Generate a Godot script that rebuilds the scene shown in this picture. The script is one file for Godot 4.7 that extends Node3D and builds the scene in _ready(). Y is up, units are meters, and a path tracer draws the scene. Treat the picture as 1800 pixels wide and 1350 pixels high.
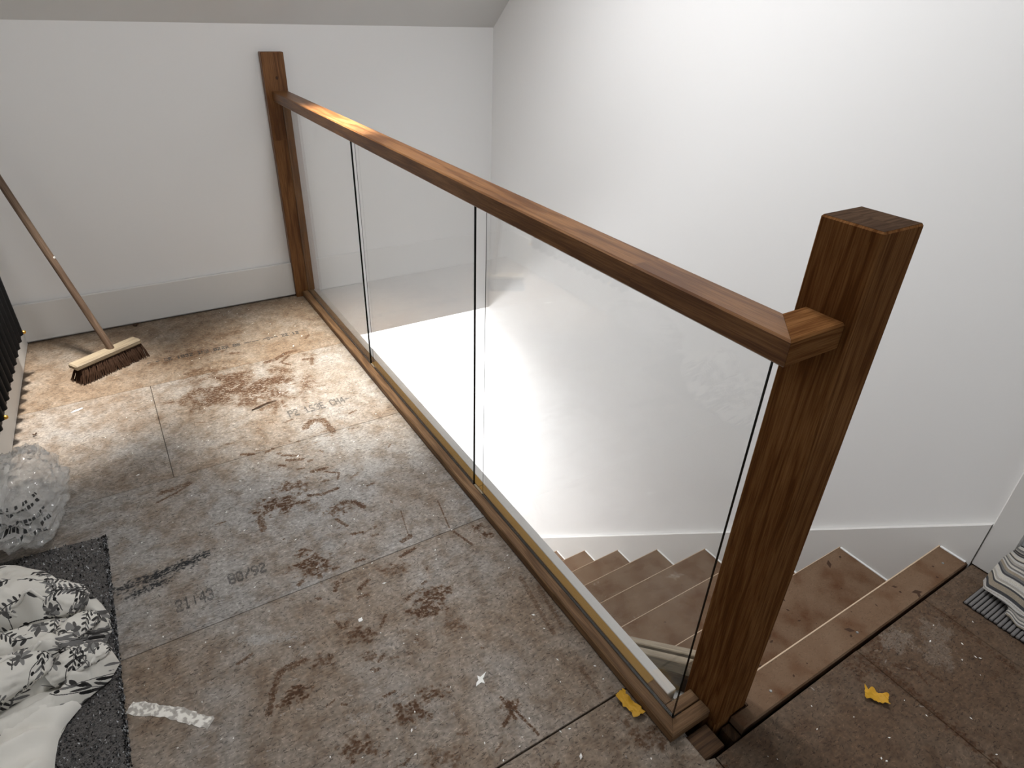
extends Node3D
# A landing with an oak and glass balustrade over a stairwell. x runs towards the stairwell wall, y is up,
# z runs along the balustrade from the knee wall (z = 0) towards the camera. Metres.

const CHAR := {
	"0": [14, 17, 19, 21, 25, 17, 14], "1": [4, 12, 4, 4, 4, 4, 14], "2": [14, 17, 1, 6, 8, 16, 31], "3": [14, 17, 1, 6, 1, 17, 14], "4": [2, 6, 10, 18, 31, 2, 2],
	"5": [31, 16, 30, 1, 1, 17, 14], "8": [14, 17, 17, 14, 17, 17, 14], "9": [14, 17, 17, 15, 1, 2, 12], ":": [0, 4, 4, 0, 4, 4, 0], "/": [1, 1, 2, 4, 8, 16, 16], "-": [0, 0, 0, 31, 0, 0, 0],
	"C": [14, 17, 16, 16, 16, 17, 14], "E": [31, 16, 16, 30, 16, 16, 31], "W": [17, 17, 17, 21, 21, 27, 17], "H": [17, 17, 17, 31, 17, 17, 17], "I": [14, 4, 4, 4, 4, 4, 14], "P": [30, 17, 17, 30, 16, 16, 16], "S": [15, 16, 16, 14, 1, 1, 30],
	"N": [17, 25, 21, 19, 17, 17, 17], "T": [31, 4, 4, 4, 4, 4, 4], " ": [0, 0, 0, 0, 0, 0, 0],
}
const RISE := 0.2157
const GOING := 0.2387
const NOSE := 2.550      # z of the landing nosing
const WALL := 0.940      # x of the stairwell wall
const KNEE := 1.155      # height of the knee wall
const FX0 := -1.42
const FX1 := 1.02
const FZ0 := -0.02
const FZ1 := 3.40
const TW := 1664
const TH := 2048

var M := {}
var mud_map := PackedFloat32Array()
var ink_map := PackedFloat32Array()
var pale_map := PackedFloat32Array()
var edge_noise: FastNoiseLite


# ---------------------------------------------------------------- naming
func tag(o: Node, label := "", category := "", group := "", kind := "") -> void:
	if label: o.set_meta("label", label)
	if category: o.set_meta("category", category)
	if group: o.set_meta("group", group)
	if kind: o.set_meta("kind", kind)

func numbered(called: String) -> String:
	if not has_node(NodePath(called)): return called
	var n := 1
	while has_node(NodePath("%s_%03d" % [called, n])): n += 1
	return "%s_%03d" % [called, n]

func part(called: String, mesh: Mesh, mat: Material, parent: Node) -> MeshInstance3D:
	var o := MeshInstance3D.new()
	o.mesh = mesh
	o.material_override = mat
	o.name = numbered(called) if parent == self else called
	if parent != self:
		var n := 1
		while parent.has_node(NodePath(o.name)):
			o.name = "%s_%03d" % [called, n]
			n += 1
	parent.add_child(o, true)
	return o

func thing(called: String, label: String, category: String, at := Vector3.ZERO, turn := 0.0, group := "") -> Node3D:
	var o := Node3D.new()
	o.name = numbered(called)
	add_child(o, true)
	o.position = at
	o.rotation.y = turn
	tag(o, label, category, group)
	return o

func struct(called: String, mesh: Mesh, mat: Material, parent: Node = self) -> MeshInstance3D:
	var o := part(called, mesh, mat, parent)
	if parent == self: o.set_meta("kind", "structure")
	return o


# ---------------------------------------------------------------- shapes
func tri(st: SurfaceTool, a: Vector3, b: Vector3, c: Vector3, n: Vector3, ua := Vector2.ZERO, ub := Vector2.ZERO, uc := Vector2.ZERO) -> void:
	var list := [[a, ua], [b, ub], [c, uc]]
	if (c - a).cross(b - a).dot(n) < 0.0: list = [[a, ua], [c, uc], [b, ub]]
	for e in list:
		st.set_normal(n)
		st.set_uv(e[1])
		st.add_vertex(e[0])

func quad(st: SurfaceTool, p: Array, n: Vector3, u: Array) -> void:
	tri(st, p[0], p[1], p[2], n, u[0], u[1], u[2])
	tri(st, p[0], p[2], p[3], n, u[0], u[2], u[3])

func begin() -> SurfaceTool:
	var st := SurfaceTool.new()
	st.begin(Mesh.PRIMITIVE_TRIANGLES)
	return st

func box_uv(p: Vector3, axis: int, along: int, off: Vector2) -> Vector2:
	var across := 0.0
	for a in 3:
		if a != along and (a != axis or axis == along): across += p[a] * (1.0 if a != axis else 0.0)
	if axis != along: across += axis * 0.137
	return Vector2(across / 0.15, p[along] / 1.2) + off

# A box with bevelled edges. The grain runs along the axis «along».
func add_box(st: SurfaceTool, lo: Vector3, hi: Vector3, b := 0.002, along := 1, off := Vector2.ZERO) -> void:
	var c := (lo + hi) / 2.0
	var h := (hi - lo) / 2.0
	b = minf(b, minf(h.x, minf(h.y, h.z)) * 0.45)
	for a in 3:
		var a1 := (a + 1) % 3
		var a2 := (a + 2) % 3
		for s in [-1.0, 1.0]:
			var n := Vector3.ZERO
			n[a] = s
			var pts := []
			var uvs := []
			for q in [[-1, -1], [1, -1], [1, 1], [-1, 1]]:
				var p := Vector3.ZERO
				p[a] = s * h[a]
				p[a1] = q[0] * (h[a1] - b)
				p[a2] = q[1] * (h[a2] - b)
				pts.append(p + c)
				uvs.append(box_uv(p + c, a, along, off))
			quad(st, pts, n, uvs)
		for s1 in [-1.0, 1.0]:
			for s2 in [-1.0, 1.0]:
				var n := Vector3.ZERO
				n[a1] = s1
				n[a2] = s2
				var pts := []
				var uvs := []
				for q in [[-1, 0], [1, 0], [1, 1], [-1, 1]]:
					var p := Vector3.ZERO
					p[a] = q[0] * (h[a] - b)
					p[a1] = s1 * (h[a1] - (b if q[1] == 1 else 0.0))
					p[a2] = s2 * (h[a2] - (b if q[1] == 0 else 0.0))
					pts.append(p + c)
					uvs.append(box_uv(p + c, a1, along, off))
				quad(st, pts, n.normalized(), uvs)
	for sx in [-1.0, 1.0]:
		for sy in [-1.0, 1.0]:
			for sz in [-1.0, 1.0]:
				var s := Vector3(sx, sy, sz)
				var e := s * h
				var p := [Vector3(e.x, e.y - sy * b, e.z - sz * b), Vector3(e.x - sx * b, e.y, e.z - sz * b), Vector3(e.x - sx * b, e.y - sy * b, e.z)]
				tri(st, p[0] + c, p[1] + c, p[2] + c, s.normalized(), box_uv(p[0] + c, 0, along, off), box_uv(p[1] + c, 0, along, off), box_uv(p[2] + c, 0, along, off))

func box(lo: Vector3, hi: Vector3, b := 0.002, along := 1, off := Vector2.ZERO) -> ArrayMesh:
	var st := begin()
	add_box(st, lo, hi, b, along, off)
	return st.commit()

# A flat board: a polygon in x and z with a small bevel round its top. It takes the floor's own pattern.
func board(poly: PackedVector2Array, y0: float, y1: float, bevel := 0.002) -> ArrayMesh:
	var st := begin()
	var inner: Array = Geometry2D.offset_polygon(poly, -bevel)
	var top: PackedVector2Array = inner[0] if inner.size() else poly
	var ix := Geometry2D.triangulate_polygon(top)
	for i in range(0, ix.size(), 3):
		var q := [top[ix[i]], top[ix[i + 1]], top[ix[i + 2]]]
		tri(st, Vector3(q[0].x, y1, q[0].y), Vector3(q[1].x, y1, q[1].y), Vector3(q[2].x, y1, q[2].y), Vector3.UP, floor_uv(q[0]), floor_uv(q[1]), floor_uv(q[2]))
	for ring in [[poly, y1 - bevel, top, y1], [poly, y0, poly, y1 - bevel]]:
		var a: PackedVector2Array = ring[0]
		var b: PackedVector2Array = ring[2]
		var turn := -1.0 if Geometry2D.is_polygon_clockwise(a) else 1.0
		for i in a.size():
			var p: Vector2 = a[i]
			var q: Vector2 = a[(i + 1) % a.size()]
			var r: Vector2 = nearest(b, q)
			var s: Vector2 = nearest(b, p)
			var d := (q - p).normalized()
			var n := Vector3(d.y * turn, 0.8 if ring[3] == y1 else 0.0, -d.x * turn).normalized()
			quad(st, [Vector3(p.x, ring[1], p.y), Vector3(q.x, ring[1], q.y), Vector3(r.x, ring[3], r.y), Vector3(s.x, ring[3], s.y)], n, [floor_uv(p), floor_uv(q), floor_uv(r), floor_uv(s)])
	return st.commit()

func nearest(a: PackedVector2Array, p: Vector2) -> Vector2:
	var best := a[0]
	for q in a:
		if q.distance_squared_to(p) < best.distance_squared_to(p): best = q
	return best

func floor_uv(p: Vector2) -> Vector2:
	return Vector2((p.x - FX0) / (FX1 - FX0), (p.y - FZ0) / (FZ1 - FZ0))

func rect(x0: float, z0: float, x1: float, z1: float) -> PackedVector2Array:
	return PackedVector2Array([Vector2(x0, z0), Vector2(x1, z0), Vector2(x1, z1), Vector2(x0, z1)])

# A polygon in z and y, drawn out along x.
func slab_x(poly: PackedVector2Array, x0: float, x1: float, scale := 1.0) -> ArrayMesh:
	var st := begin()
	var ix := Geometry2D.triangulate_polygon(poly)
	for x in [x0, x1]:
		var n := Vector3(-1 if x == x0 else 1, 0, 0)
		for i in range(0, ix.size(), 3):
			var q := [poly[ix[i]], poly[ix[i + 1]], poly[ix[i + 2]]]
			tri(st, Vector3(x, q[0].y, q[0].x), Vector3(x, q[1].y, q[1].x), Vector3(x, q[2].y, q[2].x), n, q[0] * scale, q[1] * scale, q[2] * scale)
	var turn := -1.0 if Geometry2D.is_polygon_clockwise(poly) else 1.0
	for i in poly.size():
		var p := poly[i]
		var q := poly[(i + 1) % poly.size()]
		var d := (q - p).normalized()
		quad(st, [Vector3(x0, p.y, p.x), Vector3(x1, p.y, p.x), Vector3(x1, q.y, q.x), Vector3(x0, q.y, q.x)], Vector3(0, -d.x * turn, d.y * turn), [Vector2(x0, p.x), Vector2(x1, p.x), Vector2(x1, q.x), Vector2(x0, q.x)])
	return st.commit()

# A smooth surface through rows of points.
func grid(rows: Array, uv_rows: Array = [], flip := false) -> ArrayMesh:
	var nr := rows.size()
	var nc: int = rows[0].size()
	var v := PackedVector3Array()
	var nn := PackedVector3Array()
	var uv := PackedVector2Array()
	var ix := PackedInt32Array()
	for r in nr:
		for c in nc:
			var p: Vector3 = rows[r][c]
			var closed: bool = rows[r][0].is_equal_approx(rows[r][nc - 1])
			var du: Vector3 = rows[mini(r + 1, nr - 1)][c] - rows[maxi(r - 1, 0)][c]
			var c1 := c + 1 if c + 1 < nc else (1 if closed else c)
			var c0 := c - 1 if c > 0 else (nc - 2 if closed else c)
			var dv: Vector3 = rows[r][c1] - rows[r][c0]
			var n := du.cross(dv)
			if n.length() < 1e-12: n = Vector3.UP
			v.append(p)
			nn.append(n.normalized() * (-1.0 if flip else 1.0))
			uv.append(uv_rows[r][c] if uv_rows.size() else Vector2(float(c) / (nc - 1), float(r) / (nr - 1)))
	for r in nr - 1:
		for c in nc - 1:
			var a := r * nc + c
			var b := a + 1
			var d := a + nc
			var e := d + 1
			if flip: ix.append_array([a, d, b, b, d, e])
			else: ix.append_array([a, b, d, b, e, d])
	var arr := []
	arr.resize(Mesh.ARRAY_MAX)
	arr[Mesh.ARRAY_VERTEX] = v
	arr[Mesh.ARRAY_NORMAL] = nn
	arr[Mesh.ARRAY_TEX_UV] = uv
	arr[Mesh.ARRAY_INDEX] = ix
	var m := ArrayMesh.new()
	m.add_surface_from_arrays(Mesh.PRIMITIVE_TRIANGLES, arr)
	return m

# A round bar through points with a radius at each, its ends rounded in.
func tube(pts: Array, radii: Array, sides := 14) -> ArrayMesh:
	var rows := []
	var uvs := []
	var last := pts.size() - 1
	var run := 0.0
	for i in pts.size():
		var p: Vector3 = pts[i]
		var d: Vector3 = (pts[mini(i + 1, last)] - pts[maxi(i - 1, 0)]).normalized()
		var u := d.cross(Vector3.UP if absf(d.y) < 0.9 else Vector3.RIGHT).normalized()
		var w := d.cross(u)
		if i > 0: run += p.distance_to(pts[i - 1])
		var steps := [[0.0, 0.0]]
		if i == 0: steps = [[-0.6, 0.02], [-0.45, 0.6], [0.0, 1.0]]
		elif i == last: steps = [[0.0, 1.0], [0.45, 0.6], [0.6, 0.02]]
		else: steps = [[0.0, 1.0]]
		for s in steps:
			var row := PackedVector3Array()
			var ur := PackedVector2Array()
			for k in sides + 1:
				var a := TAU * k / sides
				row.append(p + d * s[0] * radii[i] * 0.5 + (u * cos(a) + w * sin(a)) * radii[i] * s[1])
				ur.append(Vector2(float(k) / sides * 0.6, run / 1.2))
			rows.append(row)
			uvs.append(ur)
	return grid(rows, uvs, true)

func joined(meshes: Array) -> ArrayMesh:
	var st := begin()
	for m in meshes: st.append_from(m, 0, Transform3D())
	return st.commit()


# ---------------------------------------------------------------- patterns
func noise(freq: float, octaves := 3, s := 1) -> FastNoiseLite:
	var n := FastNoiseLite.new()
	n.noise_type = FastNoiseLite.TYPE_SIMPLEX_SMOOTH
	n.frequency = freq
	n.fractal_octaves = octaves
	n.seed = s
	return n

func texture(w: int, h: int, data: PackedByteArray) -> ImageTexture:
	return ImageTexture.create_from_image(Image.create_from_data(w, h, false, Image.FORMAT_RGB8, data))

func matt(color: Color, rough := 0.8, tex: Texture2D = null) -> StandardMaterial3D:
	var m := StandardMaterial3D.new()
	m.albedo_color = color
	m.roughness = rough
	m.metallic_specular = 0.4
	if tex: m.albedo_texture = tex
	return m

# Oak and beech: long streaks, pores and slow growth rings.
func wood_texture(dark: Color, pale: Color, s: int, rings: float) -> ImageTexture:
	var w := 256
	var h := 1024
	var a := noise(1.0, 3, s)
	var b := noise(1.0, 2, s + 7)
	var data := PackedByteArray()
	data.resize(w * h * 3)
	for y in h:
		for x in w:
			var u := float(x) / w * 0.15
			var v := float(y) / h * 1.2
			var warp := a.get_noise_2d(u * 14.0, v * 1.7) * 0.055
			var ring := 0.5 + 0.5 * sin((u + warp) * rings)
			ring = ring * ring
			var streak := b.get_noise_2d(u * 260.0, v * 7.0)
			var pore := maxf(0.0, b.get_noise_2d(u * 620.0 + 40.0, v * 16.0) - 0.25)
			var t := clampf(0.55 - 0.42 * ring + 0.38 * streak - 0.9 * pore + 0.22 * a.get_noise_2d(u * 5.0, v * 3.0 + 9.0), 0.0, 1.0)
			var c := dark.lerp(pale, t)
			var i := (y * w + x) * 3
			data[i] = int(c.r * 255.0)
			data[i + 1] = int(c.g * 255.0)
			data[i + 2] = int(c.b * 255.0)
	return texture(w, h, data)

func smooth(lo: float, hi: float, x: float) -> float:
	return smoothstep(lo, hi, x)

# Mud trodden into the boards: a streak from one spot to another, ragged at its edge; patchy ones show the tread of a sole.
func mud(xa: float, za: float, xb: float, zb: float, w: float, k: float, patchy: int) -> void:
	stroke(mud_map, xa, za, xb, zb, w, k, 1.0 if patchy else 0.45, patchy == 1)

func stroke(map: PackedFloat32Array, xa: float, za: float, xb: float, zb: float, w: float, k: float, ragged: float, patchy := false) -> void:
	var sx := TW / (FX1 - FX0)
	var sz := TH / (FZ1 - FZ0)
	var a := Vector2(xa, za)
	var b := Vector2(xb, zb)
	var pad := w * 2.2
	for j in range(maxi(0, int((minf(za, zb) - pad - FZ0) * sz)), mini(TH, int((maxf(za, zb) + pad - FZ0) * sz) + 1)):
		for i in range(maxi(0, int((minf(xa, xb) - pad - FX0) * sx)), mini(TW, int((maxf(xa, xb) + pad - FX0) * sx) + 1)):
			var p := Vector2(FX0 + i / sx, FZ0 + j / sz)
			var f := 0.8 / w
			var bend := Vector2(edge_noise.get_noise_2d(p.x * f, p.y * f), edge_noise.get_noise_2d(p.x * f + 31.0, p.y * f + 17.0)) * w * 1.5 * ragged
			var q := p + bend
			var d := q.distance_to(Geometry2D.get_closest_point_to_segment(q, a, b)) / w
			if d > 2.0: continue
			var n := edge_noise.get_noise_2d(p.x * 150.0, p.y * 150.0)
			var t := smooth(1.15, 0.85, d + n * 0.7)
			if patchy:
				var tread := edge_noise.get_noise_2d(p.x * 42.0 + p.y * 30.0, p.y * 85.0 - p.x * 20.0)
				t = smooth(1.5, 0.1, d) * smooth(-0.10, 0.07, tread + 0.45 * n + 0.24 * (1.0 - d)) + 0.36 * smooth(1.5, 0.4, d) * (0.7 + n)
			else: t *= smooth(-0.55, -0.25, n + edge_noise.get_noise_2d(p.x * 60.0, p.y * 120.0) * 0.6)
			var at := j * TW + i
			map[at] = maxf(map[at], t * k)

# Dot-matrix print as it comes on building boards, half worn away.
func print_dots(text: String, x: float, z: float, cw: float, ch: float, k: float) -> void:
	var sx := TW / (FX1 - FX0)
	var sz := TH / (FZ1 - FZ0)
	for n in text.length():
		var rows: Array = CHAR[text[n]]
		for r in 7:
			for c in 5:
				if not (rows[r] >> (4 - c)) & 1: continue
				var px := x + (n + c / 6.0) * cw
				var pz := z + (r / 7.0 - 1.0) * ch
				var i0 := int((px - FX0) * sx)
				var j0 := int((pz - FZ0) * sz)
				for dj in range(-1, int(ch / 7.0 * sz) + 1):
					for di in range(0, int(cw / 6.0 * sx) + 1):
						var at := clampi(j0 + dj, 0, TH - 1) * TW + clampi(i0 + di, 0, TW - 1)
						ink_map[at] = maxf(ink_map[at], k * clampf(0.75 + 1.1 * edge_noise.get_noise_2d(px * 45.0 + di * 0.3, pz * 45.0 + dj * 0.4), 0.0, 1.0))

func floor_texture() -> ImageTexture:
	edge_noise = noise(1.0, 3, 5)
	mud_map.resize(TW * TH)
	ink_map.resize(TW * TH)
	pale_map.resize(TW * TH)
	mud(-0.323, 0.575, -0.357, 0.574, 0.0099, 1.00, 0); mud(-0.357, 0.574, -0.412, 0.610, 0.0099, 1.00, 0); mud(-0.412, 0.610, -0.449, 0.617, 0.0098, 1.00, 0); mud(-0.355, 0.602, -0.398, 0.644, 0.0057, 1.00, 0)
	mud(-0.398, 0.644, -0.372, 0.679, 0.0051, 1.00, 0); mud(-0.313, 0.663, -0.282, 0.669, 0.0082, 1.00, 0); mud(-0.282, 0.669, -0.294, 0.716, 0.0080, 1.00, 0); mud(-0.554, 0.474, -0.527, 0.483, 0.0076, 0.70, 0)
	mud(-0.228, 0.455, -0.252, 0.485, 0.0051, 0.70, 0); mud(-0.580, 0.861, -0.475, 0.876, 0.0257, 0.70, 1); mud(-0.527, 0.936, -0.495, 0.941, 0.0335, 0.60, 1); mud(-0.446, 1.136, -0.414, 1.107, 0.0116, 0.90, 0)
	mud(-0.414, 1.107, -0.378, 1.119, 0.0115, 0.90, 0); mud(-0.378, 1.119, -0.370, 1.201, 0.0112, 0.90, 0); mud(-0.673, 0.755, -0.447, 0.782, 0.1099, 0.95, 1); mud(-0.779, 0.410, -0.629, 0.420, 0.0524, 0.50, 1)
	mud(-0.721, 0.580, -0.637, 0.588, 0.0307, 0.60, 1); mud(-0.654, 0.280, -0.491, 0.287, 0.0361, 0.25, 1); mud(-0.662, 1.185, -0.630, 1.200, 0.0058, 1.00, 0); mud(-0.546, 1.284, -0.502, 1.302, 0.0059, 0.90, 0)
	mud(-0.551, 1.251, -0.508, 1.278, 0.0053, 0.80, 0); mud(-0.575, 1.297, -0.559, 1.309, 0.0043, 1.00, 0); mud(-0.489, 1.323, -0.475, 1.320, 0.0050, 0.70, 0); mud(-0.496, 1.377, -0.451, 1.383, 0.0063, 0.90, 0)
	mud(-0.460, 1.398, -0.425, 1.424, 0.0031, 0.90, 0); mud(-0.425, 1.424, -0.438, 1.451, 0.0035, 0.90, 0); mud(-0.657, 1.471, -0.599, 1.485, 0.0314, 0.95, 1); mud(-0.680, 1.505, -0.684, 1.559, 0.0088, 0.80, 0)
	mud(-0.588, 1.414, -0.538, 1.425, 0.0252, 0.70, 1); mud(-0.536, 1.482, -0.503, 1.495, 0.0056, 0.95, 0); mud(-0.503, 1.495, -0.452, 1.492, 0.0056, 0.95, 0); mud(-0.571, 1.499, -0.546, 1.505, 0.0069, 0.90, 0)
	mud(-0.463, 1.560, -0.430, 1.574, 0.0080, 0.95, 0); mud(-0.430, 1.574, -0.415, 1.607, 0.0074, 0.95, 0); mud(-0.503, 1.580, -0.466, 1.589, 0.0162, 0.70, 1); mud(-0.498, 1.619, -0.482, 1.658, 0.0047, 0.90, 0)
	mud(-0.613, 1.756, -0.586, 1.764, 0.0337, 0.90, 1); mud(-0.619, 1.694, -0.601, 1.699, 0.0140, 0.80, 1); mud(-0.655, 1.797, -0.641, 1.791, 0.0060, 0.70, 0); mud(-0.569, 1.840, -0.582, 1.860, 0.0056, 0.90, 0)
	mud(-0.530, 1.886, -0.502, 1.871, 0.0057, 0.95, 0); mud(-0.397, 1.990, -0.351, 2.004, 0.0209, 0.95, 1); mud(-0.371, 1.789, -0.346, 1.781, 0.0070, 0.90, 0); mud(-0.398, 1.838, -0.356, 1.829, 0.0046, 1.00, 0)
	mud(-0.328, 1.676, -0.348, 1.770, 0.0013, 0.80, 0); mud(-0.217, 1.689, -0.238, 1.805, 0.0020, 0.80, 0); mud(-0.234, 1.825, -0.215, 1.891, 0.0034, 0.90, 0); mud(-0.176, 1.842, -0.165, 1.845, 0.0114, 0.80, 1)
	mud(-0.167, 1.880, -0.156, 1.884, 0.0125, 0.80, 1); mud(-0.434, 2.021, -0.397, 2.033, 0.0223, 1.00, 1); mud(-0.386, 2.100, -0.362, 2.108, 0.0176, 0.50, 1); mud(-0.611, 1.951, -0.607, 1.975, 0.0036, 0.80, 0)
	mud(-0.502, 1.992, -0.526, 2.017, 0.0033, 0.80, 0); mud(-0.586, 2.012, -0.564, 2.019, 0.0197, 0.80, 1); mud(-0.587, 2.075, -0.571, 2.080, 0.0123, 0.60, 1); mud(-0.832, 1.951, -0.800, 1.942, 0.0036, 0.80, 0)
	mud(-0.706, 2.016, -0.757, 2.016, 0.0072, 0.80, 0); mud(-0.757, 2.016, -0.784, 2.058, 0.0074, 0.80, 0); mud(-0.784, 2.058, -0.802, 2.102, 0.0065, 0.80, 0); mud(-0.751, 2.083, -0.729, 2.091, 0.0190, 1.00, 1)
	mud(-0.680, 2.034, -0.659, 2.041, 0.0161, 0.60, 1); mud(-0.563, 2.240, -0.537, 2.249, 0.0242, 0.85, 1); mud(-0.511, 2.226, -0.476, 2.238, 0.0141, 0.70, 1); mud(-0.684, 2.253, -0.657, 2.263, 0.0184, 0.75, 1)
	mud(-0.688, 2.282, -0.686, 2.265, 0.0036, 0.90, 0); mud(-0.374, 2.313, -0.372, 2.367, 0.0035, 1.00, 0); mud(-0.358, 2.344, -0.400, 2.368, 0.0038, 1.00, 0); mud(-0.368, 2.326, -0.350, 2.419, 0.0027, 1.00, 0)
	mud(-0.376, 2.335, -0.360, 2.341, 0.0094, 1.00, 1); mud(-0.554, 2.357, -0.524, 2.368, 0.0224, 0.50, 1); mud(-0.162, 2.059, -0.186, 2.239, 0.0059, 0.45, 0); mud(-0.138, 2.099, -0.156, 2.233, 0.0049, 0.45, 0)
	mud(-0.185, 2.345, -0.190, 2.419, 0.0060, 0.35, 0); mud(0.445, 2.715, 0.471, 2.736, 0.0032, 0.90, 0); mud(0.471, 2.736, 0.458, 2.767, 0.0034, 0.90, 0); mud(0.490, 2.754, 0.493, 2.779, 0.0043, 0.90, 0)
	mud(0.500, 2.633, 0.494, 2.648, 0.0021, 0.60, 0); mud(-0.907, 1.263, -0.829, 1.254, 0.0090, 0.60, 0); mud(-0.918, 1.301, -0.864, 1.281, 0.0038, 0.70, 0); mud(-0.864, 1.281, -0.825, 1.259, 0.0038, 0.70, 0)
	mud(-0.182, 0.327, -0.058, 0.333, 0.0384, 0.20, 1); mud(-0.454, 1.861, -0.412, 1.874, 0.0165, 0.50, 1); mud(-0.169, 2.529, -0.142, 2.539, 0.0352, 0.60, 1)
	# small flecks of the same mud all along the way people walk
	var rng := RandomNumberGenerator.new()
	rng.seed = 77
	for n in 150:
		var p := Vector2(lerpf(-0.62, -0.42, rng.randf()) + rng.randfn() * 0.12, rng.randf_range(0.55, 2.75))
		if n > 120: p = Vector2(rng.randf_range(-0.9, 0.85), rng.randf_range(2.66, 3.1))
		var q := p + Vector2(rng.randf_range(-0.028, 0.028), rng.randf_range(-0.012, 0.012))
		stroke(mud_map, p.x, p.y, q.x, q.y, rng.randf_range(0.0018, 0.0055), rng.randf_range(0.4, 0.95), 0.8)
	for n in 260:   # pale fibres of the board
		var p := Vector2(rng.randf_range(-1.05, 0.85), rng.randf_range(0.1, 3.1))
		if p.x > -0.1 and p.y < 2.62: p.x -= 0.95
		var q := p + Vector2(rng.randf_range(-0.012, 0.012), rng.randf_range(-0.008, 0.008))
		stroke(pale_map, p.x, p.y, q.x, q.y, 0.0013, rng.randf_range(0.3, 0.75), 0.4)
	# dirt worked into the joints of the boards by the landing
	for s in [[0.40, 2.66, 0.41, 2.76, 0.012, 0.9], [0.405, 2.78, 0.40, 2.90, 0.010, 1.0], [0.40, 2.93, 0.41, 3.05, 0.014, 1.0], [0.36, 2.66, 0.45, 2.66, 0.03, 0.6], [0.69, 2.66, 0.67, 2.86, 0.008, 0.6], [0.455, 2.634, 0.48, 2.645, 0.01, 0.8]]:
		stroke(mud_map, s[0], s[1], s[2], s[3], s[4], s[5], 1.0, true)
	print_dots("21:43", -0.924, 1.742, 0.0175, 0.040, 0.75)
	print_dots("80/92", -0.800, 1.716, 0.0185, 0.036, 0.6)
	print_dots("P2 1S3E CH4-", -0.470, 1.050, 0.0185, 0.042, 0.6)
	print_dots("- - CE 1032 IN2 0222 88 ---- -8-- 22 12", -0.850, 0.424, 0.0152, 0.026, 1.0)
	for s in [[-1.05, 1.60, -0.86, 1.585, 0.012, 0.75], [-1.01, 1.63, -0.93, 1.62, 0.010, 0.8], [-0.97, 1.595, -0.83, 1.575, 0.010, 0.9]]:
		stroke(ink_map, s[0], s[1], s[2], s[3], s[4], s[5], 1.4, true)
	# smears of paint and filler
	for s in [[-0.807, 1.897, -0.715, 1.940, 0.012, 0.45], [-0.66, 2.20, -0.64, 2.21, 0.014, 0.35], [-0.60, 1.94, -0.58, 1.95, 0.012, 0.3], [-0.42, 1.23, -0.40, 1.26, 0.02, 0.3], [-0.38, 1.26, -0.30, 1.30, 0.05, 0.2], [-0.34, 1.45, -0.32, 1.47, 0.03, 0.2], [-0.25, 0.82, -0.20, 0.9, 0.10, 0.35], [-0.28, 0.75, -0.18, 0.72, 0.08, 0.3], [0.62, 2.70, 0.55, 2.74, 0.035, 0.25], [0.50, 2.66, 0.52, 2.67, 0.03, 0.3]]:
		stroke(pale_map, s[0], s[1], s[2], s[3], s[4], s[5], 0.6, false)
	var n1 := noise(0.0045, 4, 11).get_image(TW, TH).get_data()
	var n2 := noise(0.022, 4, 12).get_image(TW, TH).get_data()
	var n3 := noise(0.13, 3, 13).get_image(TW, TH).get_data()
	var cell := FastNoiseLite.new()
	cell.noise_type = FastNoiseLite.TYPE_CELLULAR
	cell.cellular_return_type = FastNoiseLite.RETURN_CELL_VALUE
	cell.frequency = 0.16
	cell.seed = 3
	var n4 := cell.get_image(TW, TH).get_data()
	var long := noise(0.22, 3, 41).get_image(TW / 4, TH)
	long.resize(TW, TH, Image.INTERPOLATE_BILINEAR)
	var n5 := long.get_data()
	var data := PackedByteArray()
	data.resize(TW * TH * 3)
	var tan_c := Vector3(164, 144, 124)
	var grey_c := Vector3(184, 178, 171)
	var mud_c := Vector3(84, 54, 30)
	var ink_c := Vector3(52, 52, 52)
	for j in TH:
		var z := FZ0 + (j + 0.5) / TH * (FZ1 - FZ0)
		var row := 0.1 if z < 0.598 else 0.5 if z < 1.203 else 0.75 if z < 1.817 else 0.30 if z < 2.434 else 0.15
		for i in TW:
			var at := j * TW + i
			var a := n1[at] / 255.0
			var b := n2[at] / 255.0
			var dust := clampf((a - 0.45) * 1.0 + (b - 0.5) * 0.5 + row, 0.0, 1.0)
			var c := tan_c.lerp(grey_c, dust)
			if z < 0.598: c *= Vector3(0.98, 0.96, 0.93)
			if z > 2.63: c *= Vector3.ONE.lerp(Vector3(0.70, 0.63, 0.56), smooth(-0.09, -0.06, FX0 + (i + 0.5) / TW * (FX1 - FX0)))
			var grain := n5[at] / 255.0 - 0.5
			c *= 0.90 + 0.22 * (n3[at] / 255.0 - 0.25) + 0.16 * (n4[at] / 255.0 - 0.5) + 0.10 * (b - 0.5) + 0.20 * grain
			var film := clampf((0.40 - b) * 0.8 - 0.4 * grain + 0.25 * (n3[at] / 255.0 - 0.5), 0.0, 0.13)
			var m := clampf(mud_map[at] * (0.74 + 0.8 * (n3[at] / 255.0 - 0.45) - 0.7 * grain) + film, 0.0, 0.95)
			c = c.lerp(mud_c, m)
			c = c.lerp(Vector3(196, 194, 190), pale_map[at])
			c = c.lerp(ink_c, ink_map[at])
			data[at * 3] = int(clampf(c.x, 0.0, 255.0))
			data[at * 3 + 1] = int(clampf(c.y, 0.0, 255.0))
			data[at * 3 + 2] = int(clampf(c.z, 0.0, 255.0))
	mud_map.clear()
	ink_map.clear()
	pale_map.clear()
	return texture(TW, TH, data)

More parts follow.
